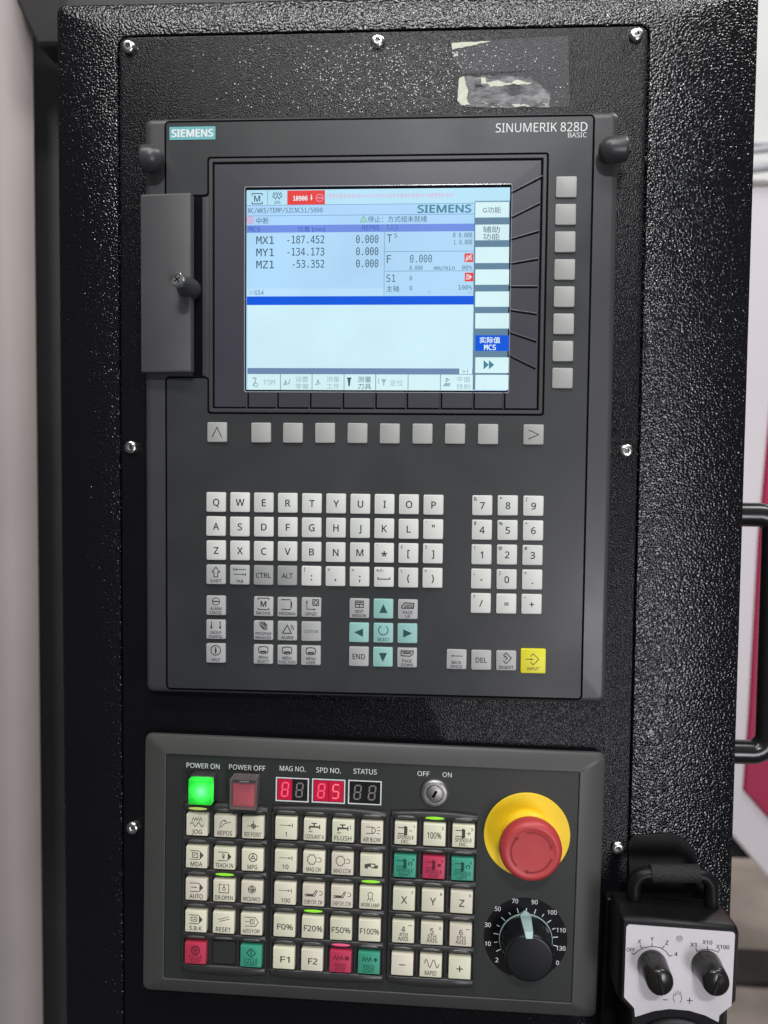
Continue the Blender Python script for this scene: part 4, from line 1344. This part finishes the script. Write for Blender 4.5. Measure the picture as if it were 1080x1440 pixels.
BANK = {
    'A': dict(c=((276, 1160), (355, 1164.5), (275.6, 1341), (353.5, 1345.5)), cols=3, rows=[
        [('c', [zig(-0.45, 0.45, 0.55, 0.16, 4, 0.07), wave(-0.6, 0.6, 0.05, 0.2, 2, 0.07)] + two('JOG', None, 0.95, cap=0.4), 'p'), ('c', [L((-0.5, -0.15), (-0.3, 0.45), (-0.05, 0.62), (0.2, 0.45), w=0.06), L((-0.4, -0.1), (0.0, 0.3), (0.6, 0.42), w=0.06), L((-0.05, 0.62), (0.05, 0.4), w=0.06)] + two('REPOS', None, 1.35, cap=0.4), ''),
         ('c', [L((-0.55, 0.18), (0.55, 0.18), w=0.06), L((0.05, -0.15), (0.05, 0.7), w=0.06), A(0.05, 0.18, 0.2, 0.07), P((0.05, 0.18), (0.05, 0.38), (-0.15, 0.18)), P((0.05, 0.18), (0.05, -0.02), (0.25, 0.18))] + two('REF.POINT', None, 1.55, cap=0.4), '')],
        [('c', flagm + [L((-0.4, 0), (-0.4, 0.42), (0.1, 0.42), (0.1, 0), (-0.4, 0), w=0.07), L((-0.3, 0.1), (0, 0.35), w=0.06)] + two('MDA', None, 1.1, cap=0.42), ''), ('c', flagm + [A(-0.1, 0.35, 0.1, 0.07), L((-0.1, 0.25), (-0.1, 0), w=0.08), L((-0.25, 0.15), (0.05, 0.15), w=0.07)] + two('TEACH IN', None, 1.65, cap=0.4), ''),
         ('c', [A(0.05, 0.28, 0.38, 0.08), A(0.05, 0.28, 0.12, 0.08), L((0.05, 0.4), (0.05, 0.62), w=0.07), L((-0.05, 0.2), (-0.25, 0.08), w=0.07), L((0.15, 0.2), (0.35, 0.08), w=0.07)] + two('MPG', None, 0.9, cap=0.4), '')],
        [('c', flagm + arrow(-0.5, 0.22, 0.1, 0.22, 0.07, 0.14) + two('AUTO', None, 1.25, cap=0.4), ''), ('c', [L((-0.2, 0.62), (-0.45, 0.62), (-0.45, -0.15), (0.45, -0.15), (0.45, 0.62), (0.2, 0.62), w=0.07), A(0, 0.22, 0.14, 0.06), *arrow(0, 0.3, 0, 0.75, 0.06, 0.16)] + two('DR.OPEN', None, 1.65, cap=0.38), 'g'),
         ('c', [A(0, 0.28, 0.34, 0.07), A(0, 0.28, 0.2, 0.06), L((0, -0.1), (0, 0.7), w=0.06), L((-0.36, 0.28), (0.36, 0.28), w=0.06), P((0, 0.28), (0.18, 0.28), (0.05, 0.05))] + two('WCS/MCS', None, 1.6, cap=0.36), '')],
        [('c', flagm + [L((-0.45, 0.05), (-0.45, 0.42), (0.1, 0.42), (0.1, 0.05), (-0.45, 0.05), w=0.07)] + arrow(-0.35, 0.22, 0.05, 0.22, 0.06, 0.12) + two('S.B.K', None, 1.15, cap=0.38), ''), ('c', [L((-0.5, 0.3), (0.5, 0.62), w=0.06), L((-0.4, 0.12), (0.6, 0.42), w=0.06)] + two('RESET', None, 1.4, cap=0.4), ''),
         ('c', [L((-0.62, 0.68), (0.35, 0.68), (0.65, 0.25), (0.35, -0.15), (-0.62, -0.15), w=0.06), L((-0.6, 0.28), (-0.1, 0.28), w=0.05), L((-0.1, 0.08), (-0.1, 0.48), (0.25, 0.48), (0.25, 0.08), (-0.1, 0.08), w=0.06), L((0, 0.4), (0.15, 0.2), w=0.05)] + two('AUTO P.OFF', None, 1.6, cap=0.36), '')],
        [('r', [A(0, 0.3, 0.4, 0.1), P((-0.22, 0.42), (0.22, 0.42), (0, 0.05)), A(0, 0.3, 0.28, 0.06)] + two('CYCLE', 'STOP', 1.2, 1.0), ''), None, ('e', [L((-0.42, 0.35), (0, 0.75), (0.42, 0.35), (0, -0.05), (-0.42, 0.35), w=0.1), L((0, 0.15), (0, 0.6), w=0.1)] + two('CYCLE', 'START', 1.25, 1.2), '')]]),
    'B': dict(c=((401.5, 1165.5), (521.7, 1171), (399.8, 1348.3), (519.8, 1354.8)), cols=4, rows=[
        [('c', step + [T('1', 0, -0.5, 0.4)], ''), ('c', tap + two('COOLANT A', None, 1.75, cap=0.36), ''), ('c', tap + [L((0.68, 0.2), (0.68, 0.65), w=0.06)] + two('FLUSH', None, 1.55, cap=0.4), ''), ('c', blow + two('AIR BLOW', None, 1.6, cap=0.38), '')],
        [('c', step + [T('10', 0, -0.5, 0.4)], ''), ('c', gear + [turn] + two('MAG CW', None, 1.35, cap=0.38), ''), ('c', gear + [turn] + two('MAG CCW', None, 1.6, cap=0.38), ''), ('c', pump, '')],
        [('c', step + [T('100', 0.08, -0.6, 0.38)], ''), ('c', conv + [A(0.65, 0.25, 0.18, 0.06, -130, 130)] + two('CHIP CVY. CW', None, 1.7, cap=0.36), ''), ('c', conv + [A(0.65, 0.25, 0.18, 0.06, -130, 130)] + two('CHIP CVY. CCW', None, 1.7, cap=0.36), ''), ('c', lampi + two('WORK LAMP', None, 1.7, cap=0.36), 'g')],
        [('c', [T('F0%', 0.06, -0.05, 0.52, 1.45)], ''), ('c', [T('F20%', 0.05, -0.05, 0.52, 1.7)], 'g'), ('c', [T('F50%', 0.0, -0.05, 0.52, 1.7)], ''), ('c', [T('F100%', 0.0, -0.05, 0.52, 1.75)], '')],
        [('c', [T('F1', 0.12, -0.08, 0.56, 0.85)], ''), ('c', [T('F2', 0.08, -0.08, 0.56, 0.85)], ''), ('r', wv + [P((0.42, 0.2), (0.42, 0.56), (0.78, 0.56), (0.78, 0.2))] + two('FEED', 'STOP', 1.0, 0.95), 'r'), ('e', wv + [P((0.6, 0.14), (0.42, 0.38), (0.6, 0.6), (0.8, 0.38))] + two('FEED', 'START', 1.0, 1.1), '')]]),
    'C': dict(c=((569.2, 1171.8), (650.6, 1177), (566.8, 1357), (647.5, 1362)), cols=3, rows=[
        [('c', spin + [L((0.3, 0.3), (0.6, 0.3), w=0.06)] + tag_('1') + two('SPINDLE', 'DEC.', 1.5, 0.75), ''), ('c', [T('100%', -0.02, -0.02, 0.56, 1.25)] + tag_('2'), 'g'), ('c', spin + [L((0.3, 0.3), (0.66, 0.3), w=0.06), L((0.48, 0.12), (0.48, 0.48), w=0.06)] + tag_('3') + two('SPINDLE', 'INC.', 1.5, 0.75), '')],
        [('e', spin + [A(0.48, 0.28, 0.16, 0.09, -60, 240)] + tag_('4') + two('SPINDLE', 'RIGHT', 1.5, 1.05), ''), ('r', spin + [P((0.34, 0.15), (0.34, 0.42), (0.66, 0.42), (0.66, 0.15))] + tag_('5') + two('SPINDLE', 'STOP', 1.5, 0.9), ''), ('e', spin + [A(0.48, 0.28, 0.16, 0.09, -60, 240)] + tag_('6') + two('SPINDLE', 'LEFT', 1.5, 0.85), '')],
        [('c', [T('X', 0.02, -0.02, 0.66)] + tag_('7'), ''), ('c', [T('Y', 0.02, -0.02, 0.66)] + tag_('8'), ''), ('c', [T('Z', 0.02, -0.05, 0.66)] + tag_('9'), '')],
        [('c', [T('4', 0.0, 0.3, 0.48), T('4TH', 0.02, -0.2, 0.33, 0.75), T('AXIS', 0, -0.6, 0.36, 0.95), L((0.45, 0.65), (0.8, 0.65), w=0.06)], ''), ('c', [T('5', 0.0, 0.3, 0.48), T('5TH', 0.02, -0.2, 0.33, 0.75), T('AXIS', 0, -0.6, 0.36, 0.95), T('0', 0.74, 0.55, 0.26)], ''),
         ('c', [T('6', 0.02, 0.3, 0.48), T('6TH', 0.05, -0.2, 0.33, 0.75), T('AXIS', 0.02, -0.6, 0.36, 0.95), L((0.45, 0.6), (0.8, 0.6), w=0.06)], '')],
        [('c', [L((-0.3, 0), (0.3, 0), w=0.09)], ''), ('c', [wave(-0.6, 0.75, 0.28, 0.36, 2.0, 0.07)] + two('RAPID', None, 1.05, cap=0.4), ''), ('c', [L((-0.3, -0.05), (0.3, -0.05), w=0.1), L((0, -0.35), (0, 0.25), w=0.1)], '')]]),
}
LBL = {'r': 'red', 'e': 'green'}
for bk, bd in BANK.items():
    q = [at(a, b_, NKM) for a, b_ in bd['c']]
    nc = bd['cols']
    # regular pitch fitted to the four corner keys
    u0 = (q[0][0] + q[2][0]) / 2
    pu = ((q[1][0] + q[3][0]) / 2 - u0) / (nc - 1)
    v0 = (q[0][1] + q[1][1]) / 2
    pv = (v0 - (q[2][1] + q[3][1]) / 2) / 4
    bx0, bx1 = u0 - pu / 2 - 0.1, u0 + pu * (nc - 0.5) + 0.1
    bz1, bz0 = v0 + pv * 0.5 + 0.4, v0 - pv * 4.5 - 1.4
    bankb = MB()
    bankb.rr((bx0 + bx1) / 2, (bz0 + bz1) / 2, bx1 - bx0, bz1 - bz0, 1.5, [(0, NF - 0.1), (0, 10.2)], seg=3)
    bank = bankb.build('key_bank', 'bank_dark', mcp)
    for r_ in range(6):
        zc = v0 - pv * (r_ - 0.5) - 0.2
        k_ = 14
        bow = 1.5 if r_ in (0, 5) else 0.25
        top, bot = [], []
        hb = 2.2
        for j in range(k_ + 1):
            t = j / k_
            x = bx0 + (bx1 - bx0) * t
            arch = 4 * t * (1 - t)
            top.append((x, zc + hb + (bow * arch if r_ == 0 else 0.2 * arch)))
            bot.append((x, zc - hb - (bow * arch * 1.3 if r_ == 5 else -0.2 * arch)))
        pts = bot + top[::-1]
        MB().prism(pts, 10.0, 12.9, 0.7).build('key_divider', 'bank_dark', bank, smooth=50)
    for c in range(nc + 1):
        xc = u0 + pu * (c - 0.5)
        wd_ = 1.5
        MB().rr(xc, (bz0 + bz1) / 2, wd_, bz1 - bz0 - 4, 0.3, [(0, 10), (0, 12.0), (0.3, 12.4)], seg=2).build('key_divider', 'bank_dark', bank)
    for r_, row in enumerate(bd['rows']):
        for c, it in enumerate(row):
            u, v = u0 + pu * c, v0 - pv * r_
            if it is None:
                MB().rr(u, v, CAPS + 0.6, CAPS + 0.6, 0.8, [(0, 10), (0, 11.4), (0.3, 11.7)], seg=2).build('blank_cover', 'mcp_face', mcp)
            else:
                ci, prims, led = it
                mt_, ink = {'c': ('key_cream', 'ink_olive'), 'r': ('key_red', 'ink_red'), 'e': ('key_green', 'ink_green')}[ci]
                ko = key(mcp, u, v, CAPS, NKM, 10.0, mt_, prims, ink, name='push_key', r=0.5, bev=0.35)
                if ci in LBL:
                    word = [p[1] for p in prims if p[0] == 't' and len(p[1]) > 2]
                    ko['label'] = LBL[ci] + ' push key printed ' + ' '.join(word)
            led = it[2] if it else ''
            mt_ = {'': 'lens_off', 'g': 'led_green', 'r': 'led_red', 'p': 'led_pale'}[led]
            k_ = 10
            zl = v + pv * 0.5 - 0.4
            top = [(u - 6.2 + 12.4 * j / k_, zl + 0.35 + 0.55 * 4 * (j / k_) * (1 - j / k_)) for j in range(k_ + 1)]
            bot = [(u - 6.2 + 12.4 * j / k_, zl - 0.35 - 0.65 * 4 * (j / k_) * (1 - j / k_)) for j in range(k_ + 1)]
            lo_ = [[(x, z, 12.2) for x, z in bot + top[::-1]], [(x, z, 13.0) for x, z in bot + top[::-1]],
                   [(u + (x - u) * 0.9, zl + (z - zl) * 0.5, 13.4) for x, z in bot + top[::-1]]]
            MB().loft(lo_).build('indicator_lens', mt_, bank, smooth=60)

# ---- emergency stop
cu, cv = at(741, 1174.5, NF + 1)
es = MB().disc(cu, cv, [(28.6, NF), (28.6, NF + 0.7), (28.3, NF + 1.0)], 72).build('emergency_stop', 'estop_yellow', mcp, label='red mushroom emergency stop on yellow disc')
MB().disc(cu, cv, [(17.2, NF + 1.0), (17.2, NF + 4.5), (16.4, NF + 5.5), (15, NF + 8), (14.5, NF + 16)], 56).build('collar', 'estop_yellow', es)
n0 = NF + 15
prof = [(14, n0), (18.2, n0 + 0.4), (19.6, n0 + 1.4), (20.0, n0 + 3.2), (19.9, n0 + 7.0), (19.2, n0 + 9.4), (17.6, n0 + 11.0), (16.0, n0 + 11.3), (14.6, n0 + 10.9), (13.6, n0 + 10.8), (5, n0 + 10.9), (0.5, n0 + 10.9)]
MB().disc(cu, cv, prof, 72).build('mushroom_head', 'estop_red', es, smooth=60)
for a in (20, 140, 260):
    b2 = MB()
    b2.arc(cu, cv, 13.0, 1.2, n0 + 10.98, a, a + 85)
    ea = R(a)
    b2.flat([(cu + 13 * math.cos(ea - 0.2), cv + 13 * math.sin(ea - 0.2)), (cu + 14.2 * math.cos(ea + 0.02), cv + 14.2 * math.sin(ea + 0.02)), (cu + 11.6 * math.cos(ea + 0.02), cv + 11.6 * math.sin(ea + 0.02))], n0 + 10.98)
    b2.build('turn_arrow', 'estop_arrow', es, smooth=0)

# ---- override dial and knob
cu, cv = at(739, 1320, NF + 0.5)
RD = 27.8
pts = []
for k in range(64):
    a = 2 * math.pi * k / 64
    x, y = RD * math.cos(a), RD * math.sin(a)
    y = max(y, -RD * 0.93)
    if y < -9:                                    # the plate's lower corners are cut straight
        lim = RD - (abs(y) - 9) * 0.72
        x = max(-lim, min(lim, x))
    pts.append((cu + x, cv + y))
dial = MB().prism(pts, NF, NF + 0.5).build('override_dial', 'dial_black', mcp, label='black dial plate with white percentage scale and knob')
nd_ = NF + 0.57
scale = (('2', 698.7, 1350), ('10', 686, 1327), ('30', 686, 1300.5), ('50', 700, 1278), ('70', 724.3, 1267), ('90', 751.8, 1268.5), ('100', 776.5, 1283), ('110', 789, 1308), ('130', 788.7, 1333.5), ('0', 784, 1354))
for s, a, b_ in scale:
    u, v = at(a, b_, nd_)
    MB().text(s, u, v, 6.3 / 2.13, nd_, None, 0.01, 'C', 0.92).build('scale_number', 'print_white', dial, smooth=0)
for i in range(15):
    a = R(90 + 117 - 234 * i / 14)
    r0, r1 = (18.2, 21.6) if i % 2 == 0 else (19.0, 21.2)
    b2 = MB()
    b2.stroke([(cu + r0 * math.cos(a), cv + r0 * math.sin(a)), (cu + r1 * math.cos(a), cv + r1 * math.sin(a))], 0.6, nd_)
    b2.build('scale_tick', 'print_white', dial, smooth=0)
kb = MB()
kn = 72


def flute(k):
    a = (k * 5) % 60
    return -0.9 if 24 <= a <= 36 else 0.0


lo_ = []
for r_, n, f in ((17.3, NF + 0.6, 0), (17.3, NF + 2.2, 0), (16.8, NF + 3.0, 0), (16.4, NF + 3.2, 1), (15.9, NF + 20.5, 1), (15.9, NF + 21.0, 0), (15.5, NF + 22.5, 0), (14.8, NF + 23.2, 0), (13.8, NF + 23.3, 0), (0.5, NF + 23.3, 0)):
    lo_.append([(cu + (r_ + flute(k) * f) * math.cos(2 * math.pi * k / kn), cv + (r_ + flute(k) * f) * math.sin(2 * math.pi * k / kn), n) for k in range(kn)])
kb.loft(lo_)
knob = kb.build('override_knob', 'knob_black', mcp, smooth=40)
sk_ = MB()
sk_.disc(cu, cv, [(17.4, NF + 0.7), (17.8, NF + 1.0), (17.8, NF + 2.0), (17.4, NF + 2.3)], 72, False, False)
sk_.build('skirt_ring', 'knob_pointer', knob)
pt = MB()
pa = R(93)
d = Vector((math.cos(pa), math.sin(pa)))
nn = Vector((-d.y, d.x))


def pp(r, s, n):
    p_ = d * r + nn * s
    return (cu + p_.x, cv + p_.y, n)


# raised pointer running up the knob's side and onto its face
pt.loft([[pp(20.0, 0.2, NF + 0.8), pp(20.0, -0.2, NF + 0.8), pp(20.2, -0.1, NF + 2.2), pp(20.2, 0.1, NF + 2.2)],
         [pp(17.2, 3.8, NF + 0.8), pp(17.2, -3.8, NF + 0.8), pp(18.0, -3.6, NF + 4.2), pp(18.0, 3.6, NF + 4.2)],
         [pp(15.8, 2.9, NF + 20.0), pp(15.8, -2.9, NF + 20.0), pp(17.2, -2.7, NF + 22.0), pp(17.2, 2.7, NF + 22.0)],
         [pp(12.8, 2.4, NF + 22.8), pp(12.8, -2.4, NF + 22.8), pp(13.8, -2.0, NF + 23.9), pp(13.8, 2.0, NF + 23.9)]])
pt.build('pointer', 'knob_pointer', knob, smooth=30)

# ------------------------------------------------------------------ handwheel pendant
pc = onplane(955, 1300, 45)
F3 = Frame(pc[0], pc[1], 1.3)
pen = root('handwheel_pendant', F3, 'black handheld jog pendant with silver label hanging beside the control panel', 'pendant')
at = F3.at
NP_ = 45.0


def C5(x, y):
    return 830 + x / 4.32, 1140 + y / 4.32


def pline(L_, n):
    return [at(*C5(x, y), n) for x, y in L_]


body = pline([(186, 680), (196, 652), (225, 648), (880, 708), (905, 726), (912, 752), (892, 1168), (835, 1218), (828, 1300), (820, 1800), (220, 1800), (238, 1300), (232, 1212), (172, 1150)], NP_)[::-1]
bl = inset(body, 2.0)
MB().loft([[(x * 0.97 - 0.6, y, 14) for x, y in body], [(x * 0.99, y, 26) for x, y in body], [(x, y, 41) for x, y in body], [(x, y, 43.6) for x, y in inset(body, 0.5)], [(x, y, NP_) for x, y in bl]]).build(
    'body', 'pendant_black', pen, smooth=40)
lab = pline([(235, 690), (868, 737), (879, 750), (858, 1182), (784, 1242), (779, 1284), (700, 1243), (600, 1213), (480, 1203), (380, 1217), (272, 1252), (266, 1197), (205, 1132), (219, 705)], NP_)[::-1]
fp = MB().prism(rounded(lab, 0.5, 3), NP_ - 0.3, NP_ + 0.25).build('label_plate', 'pendant_label', pen, smooth=0)
nl = NP_ + 0.31


def ltext(s, x, y, cap, width=None, rot=0):
    u, v = at(*C5(x, y), nl)
    MB().text(s, u, v, cap / 4.32 / 2.28, nl, width / 4.32 / 2.28 if width else None, 0.018).build('print_mark', 'ink', fp, smooth=0)


def lline(L_, wd_=4.8):
    MB().stroke(pline(L_, nl), wd_ / 4.32 / 2.28, nl).build('print_mark', 'ink', fp, smooth=0)


ltext('OFF', 246, 845, 22, 50)
ltext('X', 299, 795, 24)
ltext('Y', 376, 780, 24)
ltext('Z', 466, 802, 24)
ltext('4', 521, 871, 24)
ltext('X1', 627, 815, 24, 36)
ltext('X10', 712, 800, 24, 58)
ltext('X100', 806, 828, 24, 78)
lline([(265, 874), (290, 852), (325, 833), (376, 824), (425, 832), (460, 855), (482, 884), (500, 878)])
lline([(250, 862), (265, 874)])
lline([(313, 838), (303, 815)])
lline([(376, 824), (376, 800)])
lline([(436, 838), (452, 820)])
lline([(640, 832), (650, 856), (680, 845), (712, 842), (745, 846), (775, 860), (786, 842)])
lline([(712, 842), (712, 822)])
lline([(440, 1148), (472, 1150)], 5)
lline([(585, 1153), (622, 1155)], 5)
lline([(604, 1135), (603, 1173)], 5)
hand = [(515, 1168), (503, 1140), (508, 1112), (517, 1125), (519, 1098), (527, 1118), (533, 1092), (539, 1118), (548, 1100), (551, 1124), (556, 1128), (553, 1152), (545, 1168)]
lline(hand, 3.4)
u, v = at(*C5(543, 776), nl)
MB().disc(u, v, [(2.2, NP_ + 0.2), (2.0, NP_ + 0.5)], 8).build('label_screw', 'chrome_dull', fp)
for (bx, by), ang in (((378, 935), 14), ((706, 938), -16)):
    u, v = at(*C5(bx, by), NP_ + 1)
    kb = MB()
    lo_ = []
    for rx, ry, n in ((9.0, 9.0, NP_ + 0.2), (9.0, 9.2, NP_ + 3.0), (8.5, 8.8, NP_ + 6.0), (8.0, 8.4, NP_ + 17.0), (7.6, 8.0, NP_ + 18.8), (6.4, 6.8, NP_ + 19.8), (0.4, 0.4, NP_ + 19.9)):
        lo_.append([(u + rx * math.cos(2 * math.pi * k / 40), v + ry * math.sin(2 * math.pi * k / 40), n) for k in range(40)])
    kb.loft(lo_)
    ko = kb.build('selector_knob', 'pendant_knob', pen, (u, v, NP_), smooth=45)
    ca, sa_ = math.cos(R(90 + ang)), math.sin(R(90 + ang))
    g = MB()
    g.rr(0, 0, 2.2, 13.0, 1.0, [(0, NP_ + 18.5), (0, NP_ + 20.2), (0.5, NP_ + 20.6)], seg=3)
    g.v = [(u + x * sa_ + y * ca, v - x * ca + y * sa_, n) for x, y, n in g.v]
    g.build('grip_ridge', 'pendant_knob', ko, (u, v, NP_))
# U-shaped carrying handle with a foam grip
nh = 22
hp = [C5(268, 560), C5(262, 470)]
cxy = [C5(262, 470)]
pth = [at(*C5(266, 590), nh), at(*C5(264, 470), nh)]
for k in range(1, 6):
    a = math.pi / 2 * k / 5
    pth.append(at(*C5(264 + 76 * (1 - math.cos(a)), 470 - 88 * math.sin(a)), nh))
for k in range(0, 6):
    a = math.pi / 2 * k / 5
    pth.append(at(*C5(660 + 76 * math.sin(a), 470 - 80 * math.cos(a)), nh))
pth.append(at(*C5(738, 600), nh))
hl = MB().tube([(x, y, nh) for x, y in pth], 4.6, 16).build('carry_handle', 'pendant_black', pen, smooth=50)
g0, g1 = at(*C5(362, 378), nh), at(*C5(662, 382), nh)
MB().tube([(g0[0], g0[1], nh), (g0[0] + 0.3, g0[1], nh), ((g0[0] + g1[0]) / 2, (g0[1] + g1[1]) / 2, nh), (g1[0] - 0.3, g1[1], nh), (g1[0], g1[1], nh)], [4.8, 5.7, 5.8, 5.7, 4.8], 20).build('foam_grip', 'foam', hl, smooth=60)
# handwheel below the label, mostly out of frame
u, v = at(950, 1504, NP_ + 1)
MB().disc(u, v, [(33, NP_ - 0.5), (33, NP_ + 1), (32.0, NP_ + 1.6), (28, NP_ + 1.6)], 64).build('jog_wheel', 'pendant_black', pen)
# hanging bracket the pendant sits in
b0, b1 = at(848, 1257, 3), at(882, 1440, 3)
MB().rr((b0[0] + b1[0]) / 2 + 1, b0[1] - 55, 20, 110, 1.5, [(0, 0.2), (0, 8), (0.8, 9)], seg=3).build('bracket', 'pendant_black', pen)

# flat black sheet standing in for shade on the cabinet behind the handle
shade_pts = pline([(236, 560), (232, 190), (262, 152), (500, 138), (590, 180), (632, 240), (660, 330), (700, 360), (700, 560)], 1.5)[::-1]
MB().prism(shade_pts, 0.1, 1.6, 0.4).build('shade_sheet', 'dial_black', pen, smooth=40)
